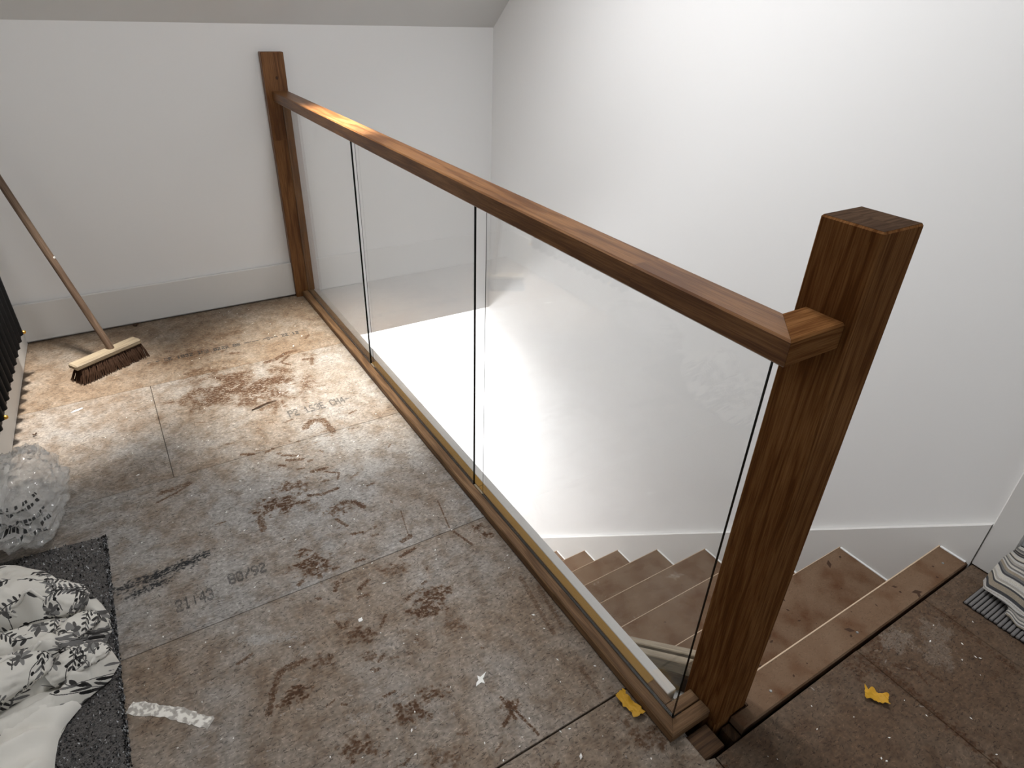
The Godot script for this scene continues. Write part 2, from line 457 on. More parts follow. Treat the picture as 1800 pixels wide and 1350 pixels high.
# Fine chips of the board: short pale and dark flakes, repeated.
func flake_texture(size: int, s: int, strength: float) -> ImageTexture:
	var rng := RandomNumberGenerator.new()
	rng.seed = s
	var f := PackedFloat32Array()
	f.resize(size * size)
	f.fill(0.80)
	for k in 9000:
		var x := rng.randf() * size
		var y := rng.randf() * size
		var a := rng.randf_range(-0.7, 0.7) + (PI / 2 if rng.randf() < 0.25 else 0.0)
		var l := rng.randf_range(2.0, 9.0)
		var t := rng.randf_range(-0.36, 0.26) * strength
		for q in int(l):
			var i := posmod(int(x + cos(a) * q), size)
			var j := posmod(int(y + sin(a) * q * 0.7), size)
			f[j * size + i] = clampf(f[j * size + i] + t, 0.35, 1.0)
	var data := PackedByteArray()
	data.resize(size * size * 3)
	for i in size * size:
		var g := int(f[i] * 255.0)
		data[i * 3] = g
		data[i * 3 + 1] = g
		data[i * 3 + 2] = g
	return texture(size, size, data)

# Printed cotton: grey sprigs, dark stems and berries on cream.
func sprig_texture() -> ImageTexture:
	var w := 768
	var img := Image.create(w, w, false, Image.FORMAT_RGB8)
	img.fill(Color8(216, 212, 203))
	var rng := RandomNumberGenerator.new()
	rng.seed = 21
	for k in 46:
		var p := Vector2(rng.randf() * w, rng.randf() * w)
		var a := rng.randf() * TAU
		var bend := rng.randf_range(-0.012, 0.012)
		var tone := Color8(38, 36, 35) if rng.randf() < 0.6 else Color8(92, 90, 88)
		var leaf := rng.randf() < 0.6
		for q in 150:
			p += Vector2(cos(a), sin(a)) * 1.6
			a += bend
			spot(img, p, 2.8 - q * 0.012, 2.8 - q * 0.012, 0.0, tone)
			if q % 16 == 8 and leaf:
				for s in [-1.0, 1.0]:
					var la: float = a + s * 0.8
					spot(img, p + Vector2(cos(la), sin(la)) * 17.0, 17.0, 5.5, la, Color8(112, 110, 108) if rng.randf() < 0.5 else Color8(58, 56, 55))
			elif q % 30 == 15 and not leaf:
				spot(img, p + Vector2(rng.randf_range(-16, 16), rng.randf_range(-16, 16)), 9.0, 8.0, 0.0, Color8(30, 28, 28))
	for k in 18:
		var p := Vector2(rng.randf() * w, rng.randf() * w)
		for q in 7:
			var la := q * TAU / 7.0 + k
			spot(img, p + Vector2(cos(la), sin(la)) * 22.0, 24.0, 10.0, la, Color8(130, 128, 125) if q % 2 else Color8(88, 86, 84))
	return ImageTexture.create_from_image(img)

func spot(img: Image, p: Vector2, ra: float, rb: float, a: float, c: Color) -> void:
	var w := img.get_width()
	var r := int(maxf(ra, rb)) + 1
	for j in range(-r, r + 1):
		for i in range(-r, r + 1):
			var q := Vector2(i, j).rotated(-a)
			if (q.x / ra) * (q.x / ra) + (q.y / rb) * (q.y / rb) < 1.0: img.set_pixel(posmod(int(p.x) + i, w), posmod(int(p.y) + j, w), c)

# Woven stripes of a rag rug.
func stripe_texture() -> ImageTexture:
	var w := 256
	var h := 512
	var rng := RandomNumberGenerator.new()
	rng.seed = 9
	var n := noise(0.5, 2, 4)
	var data := PackedByteArray()
	data.resize(w * h * 3)
	var tones := [Vector3(206, 202, 195), Vector3(178, 172, 162), Vector3(120, 118, 116), Vector3(70, 70, 72), Vector3(214, 208, 196), Vector3(160, 148, 130)]
	var y := 0
	while y < h:
		var t: Vector3 = tones[rng.randi() % tones.size()]
		for q in rng.randi_range(3, 16):
			if y >= h: break
			for x in w:
				var k := 0.86 + 0.3 * n.get_noise_2d(x * 0.8, y * 2.0) - (0.12 if y % 4 == 0 else 0.0)
				var at := (y * w + x) * 3
				data[at] = int(clampf(t.x * k, 0, 255))
				data[at + 1] = int(clampf(t.y * k, 0, 255))
				data[at + 2] = int(clampf(t.z * k, 0, 255))
			y += 1
	return texture(w, h, data)

func materials() -> void:
	var grain := NoiseTexture2D.new()
	grain.width = 512
	grain.height = 512
	grain.seamless = true
	grain.as_normal_map = true
	grain.bump_strength = 1.2
	grain.noise = noise(0.06, 3, 2)
	var wall := matt(Color8(222, 221, 219), 0.9)
	wall.normal_enabled = true
	wall.normal_texture = grain
	wall.normal_scale = 0.06
	wall.uv1_triplanar = true
	wall.uv1_world_triplanar = true
	wall.uv1_scale = Vector3(3, 3, 3)
	M.wall = wall
	M.ceiling = wall.duplicate()
	M.ceiling.albedo_color = Color8(206, 206, 204)
	M.far_wall = matt(Color8(196, 186, 172), 0.9)
	M.gloss = matt(Color8(208, 206, 202), 0.5)
	M.caulk = matt(Color8(226, 226, 224), 0.7)
	M.oak = matt(Color.WHITE, 0.75, wood_texture(Color8(84, 51, 24), Color8(138, 98, 60), 31, 190.0))
	M.oak_b = matt(Color.WHITE, 0.40, wood_texture(Color8(84, 51, 24), Color8(138, 98, 60), 67, 120.0))
	M.oak_c = matt(Color.WHITE, 0.6, wood_texture(Color8(90, 66, 44), Color8(140, 110, 80), 43, 140.0))
	M.oak_c.metallic_specular = 0.3
	M.pale_wood = matt(Color.WHITE, 0.6, wood_texture(Color8(126, 112, 92), Color8(166, 152, 128), 5, 150.0))
	M.old_wood = matt(Color.WHITE, 0.65, wood_texture(Color8(80, 62, 48), Color8(124, 104, 86), 8, 150.0))
	M.oak.metallic_specular = 0.12
	M.oak_b.metallic_specular = 0.35
	M.end_grain = matt(Color.WHITE, 0.7, wood_texture(Color8(52, 36, 24), Color8(86, 66, 48), 90, 300.0))
	M.end_grain.metallic_specular = 0.12
	M.block = matt(Color.WHITE, 0.8, wood_texture(Color8(62, 44, 29), Color8(106, 78, 53), 15, 220.0))
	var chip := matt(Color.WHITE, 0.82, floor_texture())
	chip.detail_enabled = true
	chip.detail_blend_mode = BaseMaterial3D.BLEND_MODE_MUL
	chip.detail_albedo = flake_texture(512, 77, 1.0)
	chip.detail_uv_layer = BaseMaterial3D.DETAIL_UV_2
	chip.uv2_triplanar = true
	chip.uv2_world_triplanar = true
	chip.uv2_scale = Vector3(1.7, 1.7, 1.7)
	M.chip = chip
	var mdf := matt(Color8(152, 128, 106), 0.75, flake_texture(512, 40, 0.28))
	mdf.uv1_triplanar = true
	mdf.uv1_world_triplanar = true
	mdf.uv1_scale = Vector3(2, 2, 2)
	mdf.detail_enabled = true
	mdf.detail_blend_mode = BaseMaterial3D.BLEND_MODE_MUL
	var dirt := NoiseTexture2D.new()
	dirt.width = 512
	dirt.height = 512
	dirt.seamless = true
	dirt.noise = noise(0.012, 5, 33)
	var ramp := Gradient.new()
	ramp.set_color(0, Color8(196, 166, 146))
	ramp.set_color(1, Color8(255, 250, 246))
	ramp.add_point(0.45, Color8(236, 226, 218))
	dirt.color_ramp = ramp
	mdf.detail_albedo = dirt
	mdf.detail_uv_layer = BaseMaterial3D.DETAIL_UV_2
	mdf.uv2_triplanar = true
	mdf.uv2_world_triplanar = true
	mdf.uv2_scale = Vector3(1.3, 1.3, 1.3)
	mdf.metallic_specular = 0.15
	M.mdf = mdf
	M.mdf_edge = matt(Color8(196, 172, 146), 0.8)
	var glass := StandardMaterial3D.new()
	glass.transparency = BaseMaterial3D.TRANSPARENCY_ALPHA
	glass.albedo_color = Color(0.88, 0.96, 0.93, 0.03)
	glass.roughness = 0.0
	glass.metallic_specular = 0.5
	M.glass = glass
	M.glass_edge = matt(Color8(10, 18, 16), 0.15)
	M.tape = matt(Color8(196, 148, 40), 0.6)
	M.tape_shaded = matt(Color8(150, 114, 50), 0.7)  # same tape, darker: the shade on the base rail is in the colour
	M.masking = matt(Color8(205, 200, 188), 0.7)
	var blotch := NoiseTexture2D.new()
	blotch.width = 256
	blotch.height = 256
	blotch.noise = noise(0.03, 3, 51)
	var bl := Gradient.new()
	bl.set_color(0, Color8(150, 144, 136))
	bl.set_color(1, Color8(236, 232, 224))
	bl.add_point(0.42, Color8(176, 170, 162))
	bl.add_point(0.55, Color8(226, 222, 212))
	blotch.color_ramp = bl
	M.masking = matt(Color.WHITE, 0.75, blotch)
	M.masking.uv1_triplanar = true
	M.masking.uv1_world_triplanar = true
	M.masking.uv1_scale = Vector3(7, 7, 7)
	M.paper = matt(Color8(232, 230, 224), 0.8)
	M.mud = matt(Color8(66, 46, 32), 0.9)
	M.black = matt(Color8(15, 15, 16), 0.5)
	M.black.metallic_specular = 0.25
	M.brass = matt(Color8(212, 164, 74), 0.3)
	M.brass.metallic = 1.0
	M.steel = matt(Color8(170, 170, 168), 0.35)
	M.steel.metallic = 1.0
	M.bristle = matt(Color8(62, 40, 24), 0.75)
	M.bristle_tip = matt(Color8(96, 52, 26), 0.7)
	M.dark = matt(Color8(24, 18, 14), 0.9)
	var carpet := matt(Color8(112, 108, 105), 0.95, flake_texture(256, 5, 2.6))
	carpet.uv1_triplanar = true
	carpet.uv1_world_triplanar = true
	carpet.uv1_scale = Vector3(6, 6, 6)
	carpet.rim_enabled = true
	carpet.rim = 0.3
	M.carpet = carpet
	M.pile = matt(Color.WHITE, 0.95)
	M.pile.vertex_color_use_as_albedo = true
	M.pile.metallic_specular = 0.1
	var cotton := matt(Color.WHITE, 0.9, sprig_texture())
	cotton.cull_mode = BaseMaterial3D.CULL_DISABLED
	M.sprig = cotton
	M.cream = matt(Color8(224, 220, 211), 0.9)
	M.stripe = matt(Color.WHITE, 0.95, stripe_texture())
	M.mat_grey = matt(Color8(112, 109, 107), 0.95)
	var film := StandardMaterial3D.new()
	film.transparency = BaseMaterial3D.TRANSPARENCY_ALPHA
	film.albedo_color = Color(0.80, 0.80, 0.79, 0.30)
	film.roughness = 0.10
	film.metallic_specular = 0.5
	film.cull_mode = BaseMaterial3D.CULL_DISABLED
	M.film = film
	M.ink = matt(Color8(40, 40, 40), 0.5)
	var lamp := matt(Color.WHITE, 0.4)
	lamp.emission_enabled = true
	lamp.emission = Color(1.0, 0.93, 0.82)
	lamp.emission_energy_multiplier = 3.0
	M.lamp = lamp
	var day := matt(Color.WHITE, 0.4)  # glow of the added pane behind the camera
	day.emission_enabled = true
	day.emission = Color(0.86, 0.93, 1.0)
	day.emission_energy_multiplier = 1.0
	M.day = day


# ---------------------------------------------------------------- the place
func _ready() -> void:
	var cam := Camera3D.new()
	cam.name = "camera"
	cam.fov = 62.30
	cam.near = 0.05
	add_child(cam)
	cam.position = Vector3(-0.8188, 1.2675, 2.9929)
	cam.basis = Basis(Vector3.UP, -0.5764) * Basis(Vector3.RIGHT, -0.5424) * Basis(Vector3.BACK, 0.0400)
	cam.current = true
	var env := Environment.new()
	env.background_mode = Environment.BG_COLOR
	env.background_color = Color(0.02, 0.02, 0.02)
	env.tonemap_mode = Environment.TONE_MAPPER_LINEAR
	env.tonemap_exposure = 1.0
	env.sdfgi_enabled = true
	env.ssao_enabled = true
	env.ssil_enabled = true
	var we := WorldEnvironment.new()
	we.name = "environment"
	we.environment = env
	add_child(we)
	materials()
	lights()
	shell()
	stairs()
	balustrade()
	radiator()
	broom()
	soft_things()
	scraps()

# A ceiling lamp: a ring, a glowing disc, and its light just below the disc.
func downlight(label: String, at: Vector3, energy: float, angle: float, aim: Vector3, color: Color, soft := 1.0, size := 0.05) -> void:
	var t := thing("ceiling_light", label, "light", at)
	var rows := []
	for q in [[0.060, 0.0], [0.058, -0.006], [0.046, -0.008], [0.042, -0.002]]:
		var row := PackedVector3Array()
		for k in 33: row.append(Vector3(cos(TAU * k / 32.0) * q[0], q[1], sin(TAU * k / 32.0) * q[0]))
		rows.append(row)
	part("trim_ring", grid(rows), M.gloss, t)
	var disc := CylinderMesh.new()
	disc.top_radius = 0.042
	disc.bottom_radius = 0.042
	disc.height = 0.004
	var d := part("lens", disc, M.lamp, t)
	d.position.y = -0.003
	var l := SpotLight3D.new()
	l.name = "lamp"
	l.light_energy = energy
	l.light_color = color
	l.light_size = size
	l.spot_angle = angle
	l.spot_angle_attenuation = soft
	l.spot_range = 9.0
	l.spot_attenuation = 2.0
	l.shadow_enabled = true
	t.add_child(l)
	l.position.y = -0.02
	var dir := aim - (at + l.position)
	l.basis = Basis.looking_at(dir, Vector3.RIGHT if absf(dir.normalized().y) > 0.99 else Vector3.UP)

func panel_light(called: String, label: String, at: Vector3, w: float, d: float, energy: float, color: Color, turn := Basis.IDENTITY, mat := "lamp") -> void:
	var t := thing(called, label, "light", at)
	t.basis = turn
	var st := begin()
	add_box(st, Vector3(-w / 2 - 0.02, 0.0, -d / 2 - 0.02), Vector3(w / 2 + 0.02, 0.02, d / 2 + 0.02), 0.003)
	part("frame", st.commit(), M.gloss, t)
	part("diffuser", box(Vector3(-w / 2, -0.006, -d / 2), Vector3(w / 2, 0.0, d / 2), 0.001), M[mat], t)
	var l := AreaLight3D.new()
	l.name = "lamp"
	l.area_size = Vector2(w, d)
	l.light_energy = energy
	l.light_color = color
	l.area_range = 9.0
	l.area_attenuation = 2.0
	l.shadow_enabled = true
	t.add_child(l)
	l.position.y = -0.012
	l.basis = Basis(Vector3.RIGHT, -PI / 2)

# Added fill lamp, out of view in the hall: glowing sphere on a cord.
func globe(label: String, at: Vector3, energy: float, color: Color) -> void:
	var t := thing("added_hall_lamp", label, "lamp", at)
	var s := SphereMesh.new()
	s.radius = 0.08
	s.height = 0.16
	part("globe", s, M.lamp, t)
	part("cord", tube([Vector3(0, 0.08, 0), Vector3(0, (-0.294 - at.y) * 0.5, 0), Vector3(0, -0.296 - at.y, 0)], [0.004, 0.004, 0.004], 8), M.black, t)
	var l := OmniLight3D.new()
	l.name = "lamp"
	l.light_energy = energy
	l.light_color = color
	l.light_size = 0.07
	l.omni_range = 9.0
	l.omni_attenuation = 2.0
	l.shadow_enabled = true
	t.add_child(l)

func lights() -> void:
	downlight("recessed lamp in the sloping ceiling above the broom", Vector3(-0.98, 1.60, 0.59), 7.0, 21.0, Vector3(-1.22, 0.0, 0.58), Color(1.0, 0.98, 0.95))
	downlight("recessed lamp in the sloping ceiling above the far hand rail", Vector3(-0.15, 1.76, 0.74), 9.5, 25.0, Vector3(-0.18, 0.0, 0.78), Color(1.0, 0.97, 0.92))
	panel_light("ceiling_light", "flat panel lamp in the ceiling over the stairwell", Vector3(0.05, 2.44, 1.95), 0.4, 0.4, 2.15, Color(0.97, 0.98, 1.0))
	panel_light("ceiling_light", "flat panel lamp in the ceiling of the hall below", Vector3(0.10, -0.32, -0.75), 0.5, 0.5, 7.5, Color(0.97, 0.98, 1.0))
	downlight("recessed lamp in the ceiling over the stairs, turned to the tall wall", Vector3(-0.20, 2.03, 1.09), 2.4, 58.0, Vector3(0.94, 0.0, 1.55), Color(0.98, 0.985, 1.0))
	globe("added lamp hidden in the hall below, brightening the stairwell wall", Vector3(-0.35, -0.70, -0.45), 1.2, Color(0.97, 0.98, 1.0))
	added_window(Vector3(0.15, 1.35, 5.198), 1.0, 1.2, 0.7)

# Added fill light on the wall behind the camera: frame, glowing pane, area light.
func added_window(at: Vector3, w: float, hgt: float, energy: float) -> void:
	var t := Node3D.new()
	t.name = "added_window_1"
	add_child(t)
	t.position = at
	tag(t, "added fill light with white frame and glowing pane, unseen in the end wall", "", "", "structure")
	var fr := begin()
	for s in [-1.0, 1.0]:
		add_box(fr, Vector3(s * w / 2 - 0.03, -hgt / 2 - 0.03, -0.03), Vector3(s * w / 2 + 0.03, hgt / 2 + 0.03, 0.0), 0.004)
		add_box(fr, Vector3(-w / 2 + 0.03, s * hgt / 2 - 0.03, -0.03), Vector3(w / 2 - 0.03, s * hgt / 2 + 0.03, 0.0), 0.004, 0)
	part("frame", fr.commit(), M.gloss, t)
	part("pane", box(Vector3(-w / 2 + 0.03, -hgt / 2 + 0.03, -0.012), Vector3(w / 2 - 0.03, hgt / 2 - 0.03, -0.004), 0.001), M.day, t)
	var l := AreaLight3D.new()
	l.name = "fill_light"
	l.area_size = Vector2(w - 0.06, hgt - 0.06)
	l.light_energy = energy
	l.light_color = Color(0.94, 0.97, 1.0)
	l.area_range = 12.0
	l.area_attenuation = 2.0
	l.shadow_enabled = true
	t.add_child(l)
	l.position.z = -0.04

func shell() -> void:
	# the landing floor: building boards in rows, each board its own piece
	var fl := Node3D.new()
	fl.name = "floor"
	add_child(fl)
	tag(fl, "muddy chipboard landing floor with printed marks", "", "", "structure")
	var g := 0.0006
	for p in [
		rect(-1.40, 0.0, -0.055, 0.598 - g), rect(-1.40, 0.598 + g, -0.860 - g, 1.203 - g), rect(-0.860 + g, 0.598 + g, -0.055, 1.203 - g),
		rect(-1.40, 1.203 + g, -0.055, 1.817 - g), rect(-1.40, 1.817 + g, -0.055, 2.434 - 0.0018),
		PackedVector2Array([Vector2(-1.40, 2.436), Vector2(-0.055, 2.436), Vector2(-0.055, 2.545), Vector2(-0.094, 2.575), Vector2(-0.094, 2.632), Vector2(-0.0745, 2.638), Vector2(-0.0745, 3.40), Vector2(-1.40, 3.40)]),
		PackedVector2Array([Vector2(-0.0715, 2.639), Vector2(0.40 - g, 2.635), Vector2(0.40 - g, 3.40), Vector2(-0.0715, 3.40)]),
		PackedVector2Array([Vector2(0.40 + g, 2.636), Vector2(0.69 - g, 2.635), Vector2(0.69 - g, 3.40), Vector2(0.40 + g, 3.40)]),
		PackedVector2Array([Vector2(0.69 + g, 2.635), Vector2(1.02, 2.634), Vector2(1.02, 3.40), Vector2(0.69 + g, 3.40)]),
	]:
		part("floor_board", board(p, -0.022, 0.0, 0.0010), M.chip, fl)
	part("floor_board", board(rect(-1.75, 3.403, 1.02, 5.2), -0.022, 0.0), M.chip, fl)
	# joists and header under the boards, seen down the open slot by the post
	part("joist", box(Vector3(-0.16, -0.26, 2.66), Vector3(1.0, -0.024, 2.72), 0.002, 0), M.block, fl)
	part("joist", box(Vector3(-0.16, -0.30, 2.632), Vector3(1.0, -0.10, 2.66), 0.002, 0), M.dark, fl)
	part("joist", box(Vector3(-0.165, -0.26, 2.49), Vector3(-0.10, -0.024, 2.64), 0.002, 2), M.block, fl)
	struct("wall_back", slab_x(PackedVector2Array([Vector2(-0.12, -0.294), Vector2(0, -0.294), Vector2(0, KNEE), Vector2(-0.12, KNEE + 0.1)]), -1.55, 1.06), M.wall)
	struct("ceiling", slab_x(PackedVector2Array([Vector2(0, KNEE), Vector2(1.58, 2.48), Vector2(5.2, 2.48), Vector2(5.2, 2.60), Vector2(1.52, 2.60), Vector2(-0.12, KNEE + 0.06)]), -1.75, 1.06), M.ceiling)
	# the wall along the stairs, from the hall below to the doorway on the landing
	var st := begin()
	add_box(st, Vector3(WALL, -2.62, -1.5), Vector3(WALL + 0.12, 2.55, 2.702), 0.001)
	add_box(st, Vector3(WALL, -2.62, 3.47), Vector3(WALL + 0.12, 2.55, 5.2), 0.001)
	add_box(st, Vector3(WALL, 2.0, 2.702), Vector3(WALL + 0.12, 2.55, 3.47), 0.001)
	add_box(st, Vector3(WALL, -2.62, 2.702), Vector3(WALL + 0.12, -0.03, 3.47), 0.001)
	struct("wall_right", st.commit(), M.wall)
	var left := PackedVector2Array([Vector2(-1.262, -0.12), Vector2(-1.262, 0.0), Vector2(-1.44, 5.2), Vector2(-1.56, 5.2), Vector2(-1.56, -0.12)])
	struct("wall_left", board(left, -0.02, 2.55, 0.0005), M.wall)
	struct("wall_front", box(Vector3(-1.75, -0.02, 5.2), Vector3(1.06, 2.55, 5.32), 0.001), M.far_wall)
	# the hall below
	struct("wall_stairs", box(Vector3(-0.16, -2.62, 0.0), Vector3(-0.076, -0.024, 2.66), 0.001), M.wall)
	struct("wall_hall", box(Vector3(-1.75, -2.62, -1.62), Vector3(1.06, -0.2, -1.5), 0.001), M.wall)
	struct("wall_lower", box(Vector3(-1.87, -2.62, -1.62), Vector3(-1.75, -0.2, 0.1), 0.001), M.wall)
	struct("wall_under", box(Vector3(-1.75, -2.62, 0.0), Vector3(-0.16, -0.2, 0.1), 0.001), M.wall)
	struct("ceiling_hall", box(Vector3(-1.75, -0.294, -1.5), Vector3(1.06, -0.2, -0.12), 0.001), M.ceiling)
	struct("floor_hall", box(Vector3(-1.75, -2.72, -1.62), Vector3(1.06, -2.60, 2.9), 0.001), M.wall)
	# skirting boards
	var base := begin()
	add_box(base, Vector3(-1.262, 0.009, 0.0), Vector3(-0.1605, 0.168, 0.018), 0.002, 0)
	struct("baseboard_back", base.commit(), M.gloss)
	struct("baseboard_left", board(PackedVector2Array([Vector2(-1.2625, 0.019), Vector2(-1.245, 0.019), Vector2(-1.345, 2.90), Vector2(-1.362, 2.90)]), 0.004, 0.168, 0.001), M.gloss)
	# white lining board behind the base rail
	struct("trim_1", box(Vector3(-0.0755, -0.294, 0.036), Vector3(-0.0505, 0.0262, 2.500), 0.0015, 2), M.gloss)
	# door casing and door beyond the head of the stairs
	var arch := begin()
	add_box(arch, Vector3(0.923, 0.003, 2.632), Vector3(0.941, 2.06, 2.700), 0.003)
	add_box(arch, Vector3(0.923, 0.003, 3.472), Vector3(0.941, 2.06, 3.540), 0.003)
	add_box(arch, Vector3(0.923, 1.99, 2.700), Vector3(0.941, 2.06, 3.472), 0.003)
	struct("trim_2", arch.commit(), M.gloss)
	var door := Node3D.new()
	door.name = "door_1"
	add_child(door)
	tag(door, "white door set back in its casing beside the rag rug", "", "", "structure")
	part("door_leaf", box(Vector3(0.985, 0.006, 2.704), Vector3(1.025, 1.99, 3.468), 0.002), M.gloss, door)
	for z in [2.80, 3.13]:
		part("door_panel", box(Vector3(0.979, 1.05, z), Vector3(0.986, 1.86, z + 0.25), 0.003), M.gloss, door)
		part("door_panel", box(Vector3(0.979, 0.15, z), Vector3(0.986, 0.90, z + 0.25), 0.003), M.gloss, door)
	part("door_knob", tube([Vector3(0.986, 1.0, 3.41), Vector3(0.96, 1.0, 3.41), Vector3(0.94, 1.0, 3.41)], [0.01, 0.012, 0.026]), M.steel, door)

func stairs() -> void:
	var t := thing("staircase", "bare board staircase running down beside the white stairwell wall", "staircase")
	var xs := 0.046
	for k in range(1, 12):
		var y := -k * RISE
		var z := NOSE - k * GOING
		part("tread", box(Vector3(xs, y - 0.022, z), Vector3(0.921, y, z + GOING + 0.034), 0.003, 0), M.mdf, t)
	for k in range(0, 12):
		var z := NOSE - k * GOING
		part("riser", box(Vector3(xs if k > 0 else 0.0695, -(k + 1) * RISE, z + 0.022), Vector3(0.921, -k * RISE - 0.022, z + 0.034), 0.001, 0), M.mdf, t)
	# the nosing board at floor level, notched round the newel post
	var n := part("landing_nosing", board(PackedVector2Array([Vector2(0.0695, NOSE), Vector2(0.9215, NOSE), Vector2(0.9215, 2.6275), Vector2(0.022, 2.6275), Vector2(0.022, 2.5945), Vector2(0.0695, 2.5945)]), -0.022, 0.0, 0.003), M.mdf, t)
	for p in [Vector2(0.140, 2.600), Vector2(0.447, 2.606), Vector2(0.86, 2.592)]:
		var c := CylinderMesh.new()
		c.top_radius = 0.0028
		c.bottom_radius = 0.0036
		c.height = 0.0016
		c.radial_segments = 16
		part("screw_head", c, M.steel, n).position = Vector3(p.x, 0.0007, p.y)
	part("nosing_edge", box(Vector3(0.0697, -0.0035, NOSE - 0.0012), Vector3(0.921, 0.0004, NOSE + 0.0022), 0.0005, 0), M.mdf_edge, n)
	for k in range(1, 8): part("nosing_edge", box(Vector3(xs, -k * RISE - 0.003, NOSE - k * GOING - 0.0010), Vector3(0.921, -k * RISE + 0.0003, NOSE - k * GOING + 0.0014), 0.0004, 0), M.mdf_edge, t)
	var rng := RandomNumberGenerator.new()
	rng.seed = 31
	var specks := begin()
	for q in 70:
		var k := rng.randi_range(0, 5) if q > 26 else 1
		var c := Vector3(rng.randf_range(0.12, 0.88), -k * RISE + 0.0004, NOSE - k * GOING + (rng.randf_range(0.01, 0.07) if k == 0 else rng.randf_range(0.02, 0.22)))
		if q <= 26: c.x = clampf(0.42 + rng.randfn() * 0.14, 0.1, 0.85)
		var r := rng.randf_range(0.0015, 0.0045) * (2.0 if rng.randf() < 0.15 else 1.0)
		var a := rng.randf() * TAU
		var u := Vector3(cos(a), 0, sin(a)) * r * rng.randf_range(1.0, 2.6)
		var v := Vector3(-sin(a), 0, cos(a)) * r
		for f in [[u, v], [v, -u], [-u, -v], [-v, u]]: tri(specks, c + f[0], c + f[1], c + Vector3(0, 0.0008, 0), Vector3.UP)
	part("mud_specks", specks.commit(), M.mud, t).set_meta("kind", "stuff")
	# strings: the wide white one along the wall and the timber one that carries the lower base rail
	var slope := 0.885
	var poly := PackedVector2Array([Vector2(2.631, 0.0), Vector2(2.631, 0.143), Vector2(-0.35, 0.143 - slope * 2.981), Vector2(-0.35, -2.60), Vector2(0.0, -2.60), Vector2(2.631, -0.34)])
	part("wall_string", slab_x(poly, 0.9212, 0.9398), M.gloss, t)
	for k in range(0, 9):   # filler wiped along the back of the treads
		var z := NOSE - k * GOING
		part("filler_line", box(Vector3(0.9150, -k * RISE - 0.001, z + 0.004), Vector3(0.9215, -k * RISE + 0.003, z + (0.072 if k == 0 else GOING + 0.02)), 0.001), M.caulk, t)
	var low := PackedVector2Array([Vector2(2.500, 0.010), Vector2(2.500, -0.36), Vector2(0.15, -2.44), Vector2(-0.1, -2.44), Vector2(-0.1, 0.010 - slope * 2.6)])
	part("outer_string", slab_x(low, 0.004, 0.044, 1.0), M.block, t)
	# pitched base rail on the outer string, two lips with an empty slot between them
	var r := thing("stair_base_rail", "pale grooved base rail sloping down the stairs behind the near glass pane", "rail")
	var len := 2.3
	var lip := func(x0: float, x1: float, y0: float, y1: float) -> ArrayMesh: return box(Vector3(x0, y0, -len), Vector3(x1, y1, 0.027), 0.002, 2)
	var turn := Basis(Vector3.RIGHT, -atan(slope))
	for m in [["lip", lip.call(-0.030, -0.006, 0.0, 0.030)], ["lip", lip.call(0.006, 0.030, 0.0, 0.030)], ["bed", lip.call(-0.030, 0.030, -0.010, 0.0)]]:
		var o := part(m[0], m[1], M.pale_wood if m[0] == "lip" else M.block, r)
		o.basis = turn
	r.position = Vector3(0.024, 0.010, 2.478)
	struct("trim_3", slab_x(PackedVector2Array([Vector2(2.500, -0.035), Vector2(2.500, -0.060), Vector2(1.5, -0.060 - slope), Vector2(1.5, -0.035 - slope)]), -0.049, 0.002), M.gloss)

